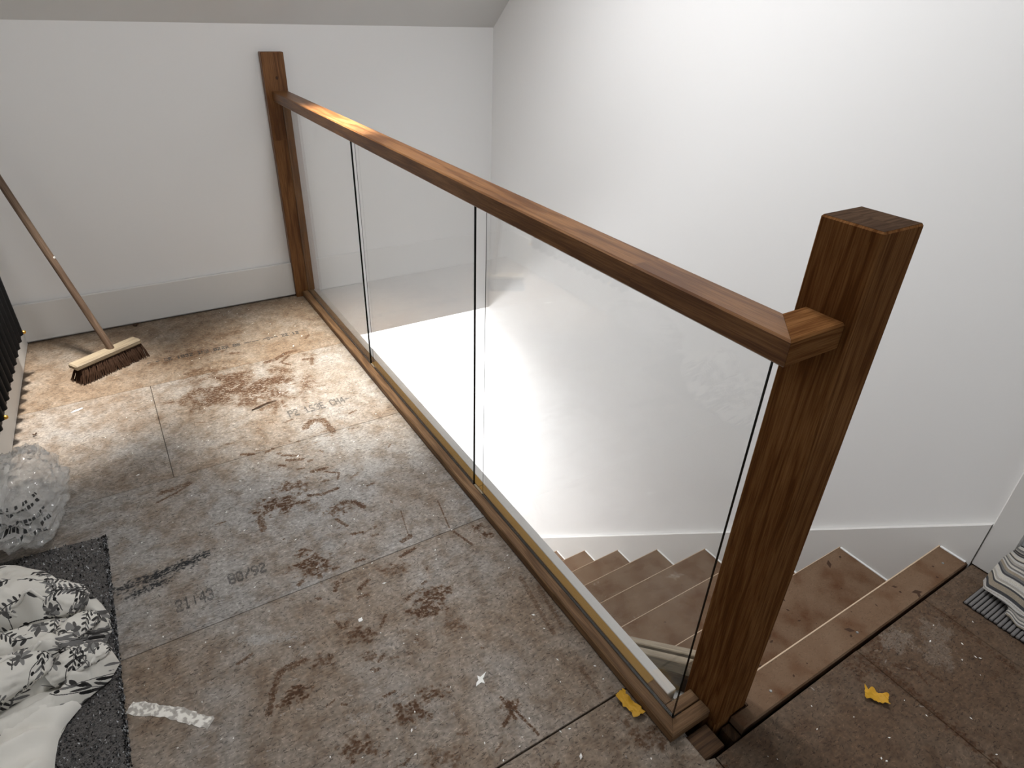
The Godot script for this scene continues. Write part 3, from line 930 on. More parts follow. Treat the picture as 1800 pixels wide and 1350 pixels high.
func balustrade() -> void:
	var p := thing("newel_post", "thick square oak newel post in front of the stairs, lowest foot in an open slot", "post", Vector3(0.022, 0, 2.547))
	p.set_meta("label", "thick square oak newel post at the head of the stairs, standing in a slot")
	part("shaft", box(Vector3(-0.045, -0.190, -0.045), Vector3(0.045, 1.040, 0.045), 0.0025, 1, Vector2(0.31, 0.0)), M.oak, p)
	part("end_grain", box(Vector3(-0.0425, 1.0396, -0.0425), Vector3(0.0425, 1.0404, 0.0425), 0.0003, 0), M.end_grain, p)
	var h := thing("newel_post", "slim oak half post fixed flat to the far white wall", "post", Vector3(-0.115, 0, 0))
	part("shaft", box(Vector3(-0.0455, -0.01, 0.0005), Vector3(0.0455, 1.058, 0.036), 0.002, 1, Vector2(0.05, 0.4)), M.oak_b, h)
	var knot := []
	for q in [[0.0065, 0.0366], [0.004, 0.0372], [0.0002, 0.0374]]:
		var row := PackedVector3Array()
		for k in 13: row.append(Vector3(0.006 + cos(TAU * k / 12.0) * q[0] * 0.8, 0.963 + sin(TAU * k / 12.0) * q[0], q[1]))
		knot.append(row)
	part("knot", grid(knot), M.mud, h)
	# hand rail, mitred into a short return that meets the post
	var x := -0.136
	var r := thing("hand_rail", "oak hand rail along the top of the glass with a mitred return", "rail")
	var rail := begin()
	mitre(rail, x, x + 0.064, 0.874, 0.914, 0.0365, 2.581, 2.517, Vector2(0.4, 0.1))
	part("rail", rail.commit(), M.oak_b, r)
	var ret := begin()
	mitre_return(ret, x, x + 0.064, -0.0236, 0.8735, 0.9135, 2.581, 2.517, Vector2(0.7, 0.6))
	part("return_rail", ret.commit(), M.oak, r)
	# base rail with a slot for the glass, its lip mitred round the near end
	var b := thing("base_rail", "grooved oak base rail screwed to the landing floor under the glass", "rail")
	var y := 0.026
	part("bed", box(Vector3(-0.1305, 0.001, 0.0365), Vector3(-0.0765, 0.0232, 2.570), 0.001, 2), M.dark, b)
	var lip := begin()
	mitre(lip, -0.131, -0.1032, 0.0008, y, 0.0366, 2.572, 2.5435, Vector2(0.2, 0.2))
	part("lip", lip.commit(), M.oak_c, b)
	part("lip", box(Vector3(-0.0966, 0.0008, 0.0366), Vector3(-0.0762, y, 2.514), 0.001, 2, Vector2(0.6, 0.0)), M.oak_c, b)
	var front := begin()
	mitre_return(front, -0.131, -0.1035, -0.0245, 0.0008, y, 2.572, 2.5435, Vector2(0.1, 0.5))
	part("return_lip", front.commit(), M.oak_c, b)
	part("return_lip", box(Vector3(-0.0962, 0.0008, 2.516), Vector3(-0.0245, y, 2.5415), 0.001, 0, Vector2(0.4, 0.7)), M.oak_c, b)
	for q in [[0.864, 0.901], [1.704, 1.754]]:
		part("fillet", box(Vector3(-0.1030, 0.0236, q[0]), Vector3(-0.0968, y - 0.0003, q[1]), 0.001, 2, Vector2(0.3, 0.3)), M.pale_wood, b)
	# three panes with gaps between them
	var panes := [[0.038, 0.862, "far glass pane of the balustrade, next to the slim wall post"], [0.903, 1.701, "middle glass pane of the balustrade, between the two narrow gaps"], [1.757, 2.541, "near glass pane of the balustrade, beside the thick newel post"]]
	for q in panes:
		var gp := thing("glass_pane", q[2], "glass", Vector3.ZERO, 0.0, "glass panes of the balustrade")
		part("pane", box(Vector3(-0.1030, 0.0240, q[0] + 0.0006), Vector3(-0.0970, 0.8735, q[1] - 0.0006), 0.0004, 1), M.glass, gp)
		for e in [[q[0], q[0] + 0.0005, -0.1014], [q[1] - 0.0005, q[1], -0.0970]]:
			part("polished_edge", box(Vector3(-0.1030, 0.0240, e[0]), Vector3(e[2], 0.8735, e[1]), 0.0001, 1), M.glass_edge, gp)

# A rail along z whose near end is cut at a slant, from z = zn at its outer side to z = zi at its inner side.
func mitre(st: SurfaceTool, x0: float, x1: float, y0: float, y1: float, z0: float, zn: float, zi: float, off: Vector2) -> void:
	var b := 0.003
	var prof := [Vector2(x0, y0 + b), Vector2(x0, y1 - b), Vector2(x0 + b, y1), Vector2(x1 - b, y1), Vector2(x1, y1 - b), Vector2(x1, y0 + b), Vector2(x1 - b, y0), Vector2(x0 + b, y0)]
	var run := 0.0
	for i in prof.size():
		var p: Vector2 = prof[i]
		var q: Vector2 = prof[(i + 1) % prof.size()]
		var zp := lerpf(zn, zi, (p.x - x0) / (x1 - x0))
		var zq := lerpf(zn, zi, (q.x - x0) / (x1 - x0))
		var d := (q - p).normalized()
		var u0 := run / 0.15
		run += p.distance_to(q)
		var u1 := run / 0.15
		quad(st, [Vector3(p.x, p.y, z0), Vector3(q.x, q.y, z0), Vector3(q.x, q.y, zq), Vector3(p.x, p.y, zp)], Vector3(-d.y, d.x, 0), [Vector2(u0, z0 / 1.2) + off, Vector2(u1, z0 / 1.2) + off, Vector2(u1, zq / 1.2) + off, Vector2(u0, zp / 1.2) + off])
	for end in 2:
		var n := Vector3(0, 0, -1) if end == 0 else Vector3(zn - zi, 0, x1 - x0).normalized()
		for i in range(1, prof.size() - 1):
			var t := []
			for p in [prof[0], prof[i], prof[i + 1]]: t.append(Vector3(p.x, p.y, z0 if end == 0 else lerpf(zn, zi, (p.x - x0) / (x1 - x0))))
			tri(st, t[0], t[1], t[2], n, off, off + Vector2(0.2, 0), off + Vector2(0.2, 0.1))

# The short piece that carries on from that slanted cut along x to the post.
func mitre_return(st: SurfaceTool, x0: float, x1: float, xe: float, y0: float, y1: float, zn: float, zi: float, off: Vector2) -> void:
	var b := 0.003
	var prof := [Vector2(zn, y0 + b), Vector2(zn, y1 - b), Vector2(zn - b, y1), Vector2(zi + b, y1), Vector2(zi, y1 - b), Vector2(zi, y0 + b), Vector2(zi + b, y0), Vector2(zn - b, y0)]
	for i in prof.size():
		var p: Vector2 = prof[i]
		var q: Vector2 = prof[(i + 1) % prof.size()]
		var xp := lerpf(x0, x1, (zn - p.x) / (zn - zi)) + 0.0008
		var xq := lerpf(x0, x1, (zn - q.x) / (zn - zi)) + 0.0008
		var d := (q - p).normalized()
		var u0 := i * 0.13
		var u1 := u0 + p.distance_to(q) / 0.15
		quad(st, [Vector3(xp, p.y, p.x), Vector3(xq, q.y, q.x), Vector3(xe, q.y, q.x), Vector3(xe, p.y, p.x)], Vector3(0, -d.x, d.y), [Vector2(u0, xp / 1.2) + off, Vector2(u1, xq / 1.2) + off, Vector2(u1, xe / 1.2) + off, Vector2(u0, xe / 1.2) + off])
	for end in 2:
		var n := Vector3(1, 0, 0) if end == 0 else Vector3(zi - zn, 0, x0 - x1).normalized()
		for i in range(1, prof.size() - 1):
			var t := []
			for p in [prof[0], prof[i], prof[i + 1]]: t.append(Vector3(xe if end == 0 else lerpf(x0, x1, (zn - p.x) / (zn - zi)) + 0.0008, p.y, p.x))
			tri(st, t[0], t[1], t[2], n, off, off + Vector2(0.2, 0), off + Vector2(0.2, 0.1))

func radiator() -> void:
	var t := thing("radiator", "black column radiator hung low on the wall beside the broom", "radiator", Vector3(-1.2245, 0.150, 0.332), -0.052)
	var pitch := 0.060
	var low := 0.026
	for k in 12:
		var z := k * pitch
		var list := []
		for d in 2:
			var x := 0.008 - d * 0.024
			list.append(tube([Vector3(x, low, z), Vector3(x, 0.20, z), Vector3(x, 0.40, z), Vector3(x, 0.56, z)], [0.0155, 0.0155, 0.0155, 0.0155], 16))
		for y in [low, 0.56]:
			list.append(tube([Vector3(0.006, y, z), Vector3(-0.006, y, z), Vector3(-0.018, y, z)], [0.0245, 0.0265, 0.0245], 16))
		part("column", joined(list), M.black, t)
	for y in [low, 0.56]:
		part("header", tube([Vector3(-0.006, y, 0.0), Vector3(-0.006, y, 0.33), Vector3(-0.006, y, 0.66)], [0.014, 0.014, 0.014], 12), M.black, t)
	for z in [-0.010, 0.600]:
		part("valve", tube([Vector3(0.020, 0.030, z), Vector3(0.026, 0.030, z), Vector3(0.030, 0.030, z)], [0.007, 0.007, 0.005], 8), M.brass, t)
	for z in [0.15, 0.51]:
		part("bracket", box(Vector3(-0.040 if z < 0.3 else -0.028, 0.48, z - 0.012), Vector3(-0.02, 0.52, z + 0.012), 0.002), M.black, t)

func broom() -> void:
	var f := Vector3(-0.953, 0.0, 0.368)
	var t := thing("broom", "wooden broom with dark brown bristles standing on the floor by the wall", "broom", f, atan2(0.136, 0.230))
	# its own axes: x along the head, z towards the room
	var st := begin()
	add_box(st, Vector3(-0.154, 0.053, -0.024), Vector3(0.108, 0.074, 0.026), 0.005, 0)
	part("head", st.commit(), M.pale_wood, t)
	# bristles: tufts splayed outwards, in one mass
	var rng := RandomNumberGenerator.new()
	rng.seed = 4
	var tufts := begin()
	for i in 27:
		for j in 6:
			var x := lerpf(-0.132, 0.100, i / 26.0)
			var z := lerpf(-0.020, 0.020, j / 5.0)
			for s in 7:
				var top := Vector3(x + rng.randf_range(-0.004, 0.004), 0.053, z + rng.randf_range(-0.003, 0.003))
				var end := Vector3(x * 1.02 - 0.022 * smooth(0.05, -0.14, x) + rng.randf_range(-0.007, 0.007), rng.randf_range(0.001, 0.004), z * 1.75 + 0.008 + rng.randf_range(-0.007, 0.007))
				var mid := top.lerp(end, 0.5) + Vector3(0, 0, (z + 0.004) * 0.16)
				for seg in [[top, mid], [mid, end]]:
					var a: Vector3 = seg[0]
					var b: Vector3 = seg[1]
					var u := (b - a).cross(Vector3.BACK).normalized() * 0.0012
					var w := (b - a).cross(u).normalized() * 0.0012
					for e in [u, w]: quad(tufts, [a - e, a + e, b + e, b - e], (b - a).cross(e).normalized(), [Vector2.ZERO, Vector2.RIGHT, Vector2.ONE, Vector2.DOWN])
	var br := part("bristles", tufts.commit(), M.bristle, t)
	br.set_meta("kind", "stuff")
	# the handle leans back into the corner
	var top := t.transform.affine_inverse() * Vector3(-1.248, 1.150, 0.060)
	var foot := Vector3(0.0, 0.068, 0.0)
	var pts := []
	var rad := []
	for k in 9:
		pts.append(foot.lerp(top, k / 8.0) + Vector3(sin(k * 1.3) * 0.0008, 0, 0))
		rad.append(0.0125)
	part("handle", tube(pts, rad, 16), M.old_wood, t)
	var chip := foot.lerp(top, 0.325)
	part("paint_fleck", box(chip + Vector3(0.002, -0.003, 0.0105), chip + Vector3(0.009, 0.004, 0.0135), 0.001), M.paper, t)

# ---------------------------------------------------------------- cloth, carpet, bag
func ridge(p: Vector2, a: Vector2, b: Vector2, w: float) -> float:
	var d := p.distance_to(Geometry2D.get_closest_point_to_segment(p, a, b)) / w
	return exp(-d * d)

# signed distance into a polygon, positive inside
func inside(poly: PackedVector2Array, p: Vector2) -> float:
	var d := 1e9
	for i in poly.size(): d = minf(d, p.distance_to(Geometry2D.get_closest_point_to_segment(p, poly[i], poly[(i + 1) % poly.size()])))
	return d if Geometry2D.is_point_in_polygon(p, poly) else -d

# A heap of cloth: a height over an outline, with folds; the rim is tucked under.
func heap(poly: PackedVector2Array, height: Callable, y0: float, step := 0.006) -> ArrayMesh:
	var box2 := Rect2(poly[0], Vector2.ZERO)
	for p in poly: box2 = box2.expand(p)
	box2 = box2.grow(0.012)
	var nx := int(box2.size.x / step) + 1
	var nz := int(box2.size.y / step) + 1
	var rows := []
	var uvs := []
	for j in nz:
		var row := PackedVector3Array()
		var ur := PackedVector2Array()
		for i in nx:
			var p := box2.position + Vector2(i, j) * step
			var d := inside(poly, p)
			var y := y0
			if d > 0.0:
				var full: float = height.call(p, d)
				y = y0 + full * pow(1.0 - pow(1.0 - clampf(d / 0.045, 0.0, 1.0), 2.4), 0.5)
			else:
				var q := p
				for e in 1:
					var best := poly[0]
					var bd := 1e9
					for k in poly.size():
						var c := Geometry2D.get_closest_point_to_segment(p, poly[k], poly[(k + 1) % poly.size()])
						if c.distance_to(p) < bd:
							bd = c.distance_to(p)
							best = c
					q = best
				p = q
			row.append(Vector3(p.x, y, p.y))
			ur.append(Vector2(p.x * 2.3 + y * 1.6, p.y * 2.3 - y * 1.6))
		rows.append(row)
		uvs.append(ur)
	return grid(rows, uvs, true)

func soft_things() -> void:
	# carpet offcut under the bedding
	var t := thing("carpet_offcut", "dark grey carpet offcut lying under the floral bedding", "carpet")
	var poly := PackedVector2Array([Vector2(-1.325, 1.36), Vector2(-1.13, 1.374), Vector2(-1.0495, 1.384), Vector2(-1.047, 1.71), Vector2(-1.051, 2.10), Vector2(-1.056, 2.80), Vector2(-1.33, 2.80)])
	part("backing", board(poly, 0.0008, 0.006, 0.001), M.carpet, t)
	var rng := RandomNumberGenerator.new()
	rng.seed = 8
	var st := begin()
	for k in 8200:
		var z := rng.randf_range(1.365, 2.30)
		var x := rng.randf_range(-1.30, -1.046) if k > 1500 else -1.047 - rng.randf() * 0.008
		if z < 1.374 + (x + 1.13) * 0.12: continue
		var a := rng.randf() * TAU
		var hgt := rng.randf_range(0.003, 0.008)
		var d := Vector3(cos(a), 0, sin(a)) * 0.0022
		var tip := Vector3(x, 0.005 + hgt, z) + Vector3(rng.randf_range(-0.004, 0.004), 0, rng.randf_range(-0.004, 0.004))
		var b := Vector3(x, 0.005, z)
		var n := Vector3(-d.z, 0.002, d.x).normalized()
		st.set_color(Color(1, 1, 1) * [0.03, 0.07, 0.14, 0.28, 0.45][rng.randi() % 5])
		tri(st, b - d, b + d, tip, n)
	var pile := part("pile", st.commit(), M.pile, t)
	pile.set_meta("kind", "stuff")

	# bedding: a heap of printed cotton, its plain lining hanging out at the near side
	var wr := noise(9.0, 3, 3)
	var duvet := thing("floral_bedding", "crumpled bedding printed with grey sprigs and berries heaped on the carpet offcut", "bedding")
	var top := PackedVector2Array([Vector2(-1.290, 1.425), Vector2(-1.225, 1.440), Vector2(-1.172, 1.485), Vector2(-1.112, 1.575), Vector2(-1.078, 1.628), Vector2(-1.056, 1.684), Vector2(-1.055, 1.735), Vector2(-1.074, 1.778), Vector2(-1.056, 1.800), Vector2(-1.046, 1.834), Vector2(-1.066, 1.868), Vector2(-1.104, 1.890), Vector2(-1.140, 1.912), Vector2(-1.22, 1.950), Vector2(-1.300, 1.965)])
	var fold := func(p: Vector2, d: float) -> float:
		var y := 0.046 + 0.046 * smooth(0.0, 0.16, d) + 0.02 * smooth(-1.16, -1.30, p.x)
		y += 0.043 * ridge(p, Vector2(-1.32, 1.66), Vector2(-1.17, 1.690), 0.016) + 0.035 * ridge(p, Vector2(-1.17, 1.690), Vector2(-1.07, 1.672), 0.014)
		y -= 0.043 * ridge(p, Vector2(-1.30, 1.715), Vector2(-1.16, 1.735), 0.016) + 0.055 * ridge(p, Vector2(-1.16, 1.760), Vector2(-1.085, 1.715), 0.010)
		y += 0.029 * ridge(p, Vector2(-1.29, 1.755), Vector2(-1.15, 1.775), 0.018) + 0.032 * ridge(p, Vector2(-1.13, 1.80), Vector2(-1.07, 1.74), 0.012)
		y -= 0.038 * ridge(p, Vector2(-1.19, 1.815), Vector2(-1.11, 1.83), 0.010)
		y += 0.041 * ridge(p, Vector2(-1.32, 1.85), Vector2(-1.155, 1.805), 0.014) - 0.043 * ridge(p, Vector2(-1.30, 1.905), Vector2(-1.14, 1.858), 0.014)
		y += 0.023 * ridge(p, Vector2(-1.13, 1.868), Vector2(-1.06, 1.842), 0.010) - 0.023 * ridge(p, Vector2(-1.105, 1.85), Vector2(-1.075, 1.79), 0.008)
		y += 0.020 * ridge(p, Vector2(-1.30, 1.52), Vector2(-1.13, 1.60), 0.02)
		var n := wr.get_noise_2d(p.x * 1.6, p.y * 1.6)
		y += 0.016 * (1.0 - absf(n) * 2.6) * smooth(-1.20, -1.08, p.x) + 0.005 * wr.get_noise_2d(p.x * 4.0 + 3.0, p.y * 4.0)
		return maxf(y, 0.012)
	part("printed_cover", heap(top, fold, 0.0136, 0.0048), M.sprig, duvet)
	for q in [
		[[Vector3(-1.262, 0.105, 1.612), Vector3(-1.225, 0.112, 1.632), Vector3(-1.16, 0.108, 1.655), Vector3(-1.105, 0.088, 1.680), Vector3(-1.083, 0.075, 1.690)], [0.055, 0.052, 0.048, 0.038, 0.022]],
		[[Vector3(-1.275, 0.095, 1.752), Vector3(-1.24, 0.098, 1.755), Vector3(-1.17, 0.090, 1.745), Vector3(-1.125, 0.075, 1.722)], [0.040, 0.036, 0.026, 0.012]],
		[[Vector3(-1.268, 0.098, 1.852), Vector3(-1.25, 0.100, 1.845), Vector3(-1.185, 0.092, 1.825), Vector3(-1.150, 0.078, 1.812)], [0.052, 0.050, 0.040, 0.020]],
		[[Vector3(-1.145, 0.075, 1.790), Vector3(-1.118, 0.085, 1.765), Vector3(-1.088, 0.078, 1.742), Vector3(-1.070, 0.066, 1.722)], [0.016, 0.028, 0.026, 0.014]],
		[[Vector3(-1.160, 0.060, 1.850), Vector3(-1.120, 0.072, 1.838), Vector3(-1.080, 0.068, 1.832), Vector3(-1.048, 0.062, 1.832)], [0.022, 0.032, 0.026, 0.006]],
	]:
		part("cover_fold", roll(q[0], q[1], wr), M.sprig, duvet)
	var under := PackedVector2Array([Vector2(-1.305, 1.84), Vector2(-1.20, 1.83), Vector2(-1.135, 1.85), Vector2(-1.120, 1.905), Vector2(-1.158, 1.945), Vector2(-1.166, 2.000), Vector2(-1.170, 2.060), Vector2(-1.19, 2.11), Vector2(-1.310, 2.13)])
	var lining := func(p: Vector2, d: float) -> float:
		var y := 0.034 + 0.03 * smooth(0.0, 0.12, d)
		y += 0.018 * ridge(p, Vector2(-1.32, 2.03), Vector2(-1.19, 1.955), 0.014) - 0.014 * ridge(p, Vector2(-1.32, 1.98), Vector2(-1.18, 1.935), 0.012) + 0.014 * ridge(p, Vector2(-1.28, 2.08), Vector2(-1.18, 2.02), 0.012)
		return maxf(y + 0.004 * wr.get_noise_2d(p.x * 2.0, p.y * 2.0), 0.01)
	part("plain_lining", heap(under, lining, 0.0136, 0.006), M.cream, duvet)
	for seam in [[Vector2(-1.30, 1.652), Vector2(-1.235, 1.668), Vector2(-1.185, 1.690), Vector2(-1.125, 1.684), Vector2(-1.09, 1.676)], [Vector2(-1.30, 1.842), Vector2(-1.235, 1.826), Vector2(-1.19, 1.815), Vector2(-1.158, 1.805)]]:
		var pts := []
		var rad := []
		for q in seam:
			var d := inside(top, q)
			pts.append(Vector3(q.x, 0.012 + fold.call(q, d) * pow(1.0 - pow(1.0 - clampf(d / 0.045, 0.0, 1.0), 2.4), 0.5) + 0.001, q.y))
			rad.append(0.0036)
		var curve := []
		var cr := []
		for k in 25:
			var f := k / 24.0 * (pts.size() - 1)
			var i := mini(int(f), pts.size() - 2)
			var flat: Vector3 = (pts[i] as Vector3).cubic_interpolate(pts[i + 1], pts[maxi(i - 1, 0)], pts[mini(i + 2, pts.size() - 1)], f - i)
			var q2 := Vector2(flat.x, flat.z)
			var d := inside(top, q2)
			curve.append(Vector3(flat.x, 0.012 + fold.call(q2, d) * pow(1.0 - pow(1.0 - clampf(d / 0.045, 0.0, 1.0), 2.4), 0.5) + 0.0015, flat.z))
			cr.append(0.0038)
		part("piping", tube(curve, cr, 8), M.cream, duvet)

	# clear plastic bag, puffed and creased
	var bag := thing("plastic_bag", "crumpled clear plastic bag with dark print, leaning on the floral bedding", "bag", Vector3(-1.215, 0.008, 1.200))
	var cn := noise(1.0, 2, 17)
	var skin := func(u: float, v: float) -> Vector3:
		var a := u * TAU
		var b := v * PI
		var d := Vector3(sin(b) * cos(a), cos(b), sin(b) * sin(a))
		var r := 1.0 + 0.16 * cn.get_noise_3d(d.x * 1.2, d.y * 1.2, d.z * 1.2) + 0.12 * (0.4 - absf(cn.get_noise_3d(d.x * 2.0 + 5.0, d.y * 2.0, d.z * 2.0)) * 2.4) + 0.075 * (0.4 - absf(cn.get_noise_3d(d.x * 4.2, d.y * 4.2 + 3.0, d.z * 4.2)) * 2.0)
		var p := Vector3(d.x * 0.108, d.y * 0.090, d.z * 0.200) * r
		return Vector3(maxf(p.x, -0.082), maxf(p.y, -0.070) + 0.0715, minf(p.z, 0.212))
	var rows := []
	for r in 61:
		var row := PackedVector3Array()
		for c in 97: row.append(skin.call(c / 96.0, clampf(r / 60.0, 0.004, 0.996)))
		rows.append(row)
	part("film", grid(rows), M.film, bag)
	var marks := begin()
	for line in 7:
		var k := 0.0
		while k < 0.17:
			var wdt := [0.006, 0.010, 0.008, 0.012][(line * 3 + int(k * 100.0)) % 4] as float
			var u0: float = 0.13 + k + (0.01 if line % 2 else 0.0)
			var v0 := 0.24 + line * 0.036
			var q := []
			for e in [[0.0, 0.0], [wdt, 0.0], [wdt, 0.019], [0.0, 0.019]]:
				var s: Vector3 = skin.call(u0 + e[0], v0 + e[1])
				q.append(s + (s - Vector3(0, 0.05, 0)).normalized() * 0.0012)
			if line != 2 and cn.get_noise_2d(k * 90.0, line * 7.0) > -0.20: quad(marks, q, Vector3(0.7, 0.7, 0.2).normalized(), [Vector2.ZERO, Vector2.RIGHT, Vector2.ONE, Vector2.DOWN])
			k += wdt + 0.004
	part("printed_lines", marks.commit(), M.ink, bag)

	# doormat and folded rag rug by the door
	var dm := thing("door_mat", "dark grey ribbed mat under the striped rag rug by the door casing", "mat", Vector3(0.850, 0, 2.690))
	part("backing", box(Vector3(-0.085, 0.001, 0.0), Vector3(0.070, 0.005, 0.62), 0.001), M.dark, dm)
	for k in 62:
		var z := 0.006 + k * 0.0099
		part("rib", tube([Vector3(-0.085 + sin(k * 2.1) * 0.002, 0.0062, z), Vector3(0.0, 0.0064, z), Vector3(0.070, 0.0062, z)], [0.0042, 0.0044, 0.0042], 8), M.mat_grey, dm)
	var rug := thing("rag_rug", "striped cream and grey rag rug folded in layers on the ribbed mat", "rug")
	part("fold", rug_fold([[0.862, 0.022, 2.685], [0.828, 0.030, 2.700], [0.806, 0.036, 2.790], [0.800, 0.036, 2.90]], [[0.900, 0.085, 2.690], [0.880, 0.085, 2.730], [0.872, 0.085, 2.82], [0.868, 0.085, 2.93]], [[0.918, 0.135, 2.706], [0.918, 0.150, 2.76], [0.918, 0.150, 2.85], [0.918, 0.150, 2.96]], 0.0), M.stripe, rug)
	part("fold", rug_fold([[0.802, 0.016, 2.768], [0.790, 0.018, 2.80], [0.790, 0.018, 2.88], [0.790, 0.018, 3.02]], [[0.835, 0.034, 2.756], [0.830, 0.040, 2.80], [0.830, 0.040, 2.90], [0.830, 0.040, 3.04]], [[0.890, 0.040, 2.75], [0.895, 0.045, 2.80], [0.895, 0.045, 2.90], [0.895, 0.045, 3.06]], 0.37), M.stripe, rug)

# A thick rolled fold of cloth along a path, creased and a little flat.
func roll(path: Array, radii: Array, n: FastNoiseLite) -> ArrayMesh:
	var rows := []
	var uvs := []
	var last := path.size() - 1
	for i in 33:
		var f := i / 32.0 * last
		var k := mini(int(f), last - 1)
		var p: Vector3 = (path[k] as Vector3).cubic_interpolate(path[k + 1], path[maxi(k - 1, 0)], path[mini(k + 2, last)], f - k)
		var d: Vector3 = ((path[k + 1] as Vector3) - path[k]).normalized()
		var rad := lerpf(radii[k], radii[k + 1], f - k) * sqrt(clampf((32 - i) / 5.0, 0.001, 1.0))
		var side := d.cross(Vector3.UP).normalized()
		var up := side.cross(d)
		var row := PackedVector3Array()
		var ur := PackedVector2Array()
		for c in 41:
			var a := TAU * c / 40.0
			var q := Vector3(cos(a), sin(a), f * 0.7)
			var crease := 1.0 + 0.16 * n.get_noise_3d(q.x * 0.14, q.y * 0.14, q.z * 0.3 + rad * 7.0) + 0.16 * (0.35 - absf(n.get_noise_3d(q.x * 0.22 + 2.0, q.y * 0.22, q.z * 0.2 + p.z)) * 1.6)
			var v := p + (side * cos(a) + up * sin(a) * 0.78) * rad * crease
			row.append(Vector3(v.x, maxf(v.y, 0.016), v.z))
			ur.append(Vector2(p.x * 2.3 + f * 0.1, p.z * 2.3 + a * maxf(rad, 0.02) * 2.4))
		rows.append(row)
		uvs.append(ur)
	return grid(rows, uvs, false)

# One thick fold of the rug through three edge lines, rounded at its outer edge and closed underneath.
func rug_fold(a: Array, b: Array, c: Array, off: float) -> ArrayMesh:
	var rows := []
	var uvs := []
	var th := 0.014
	for r in 41:
		var t := r / 40.0 * 3.0
		var i := mini(int(t), 2)
		var f := t - i
		var line := []
		for e in [a, b, c]:
			line.append(Vector3(lerpf(e[i][0], e[i + 1][0], f), lerpf(e[i][1], e[i + 1][1], f), lerpf(e[i][2], e[i + 1][2], f)))
		var row := PackedVector3Array()
		var ur := PackedVector2Array()
		for k in 25:
			var s := k / 24.0
			var p: Vector3
			if s < 0.6:
				var q := s / 0.6
				p = (line[0] as Vector3).lerp(line[1], minf(q * 2.0, 1.0)) if q < 0.5 else (line[1] as Vector3).lerp(line[2], q * 2.0 - 1.0)
				p.y += th * 0.5 * minf(1.0, q * 8.0) + 0.003 * sin(t * 5.0 + q * 4.0)
			else:
				var q := (1.0 - s) / 0.4
				p = (line[0] as Vector3).lerp(line[1], minf(q * 2.0, 1.0)) if q < 0.5 else (line[1] as Vector3).lerp(line[2], q * 2.0 - 1.0)
				p.y -= th * 0.5 * minf(1.0, q * 8.0)
			row.append(p)
			ur.append(Vector2(t * 0.8, s * 1.5 + off + sin(t * 2.0) * 0.01))
		rows.append(row)
		uvs.append(ur)
	return grid(rows, uvs, true)

# ---------------------------------------------------------------- scraps on the floor
# A small torn scrap: a bent sheet with a ragged outline.
func scrap(len: float, wid: float, s: int, lift: float, y := 0.0012) -> ArrayMesh:
	var n := noise(2.0, 2, s)
	var rows := []
	for face in 2:
		for r in 13:
			var f := r / 12.0
			var row := PackedVector3Array()
			for c in 9:
				var g := c / 8.0 - 0.5
				var edge := 1.0 + 0.5 * n.get_noise_2d(f * 4.0, 3.0 if g > 0 else 9.0)
				var x := (f - 0.5) * len * (1.0 + 0.12 * n.get_noise_2d(g * 5.0, f * 2.0))
				var h := lift * (0.5 + 0.5 * n.get_noise_2d(f * 1.5 + 20.0, g * 1.4)) + lift * absf(f - 0.5)
				row.append(Vector3(x, y + h + (0.0006 if face == 0 else 0.0), g * wid * edge))
			rows.append(row)
		if face == 0: rows.reverse()
	return grid(rows, [], true)

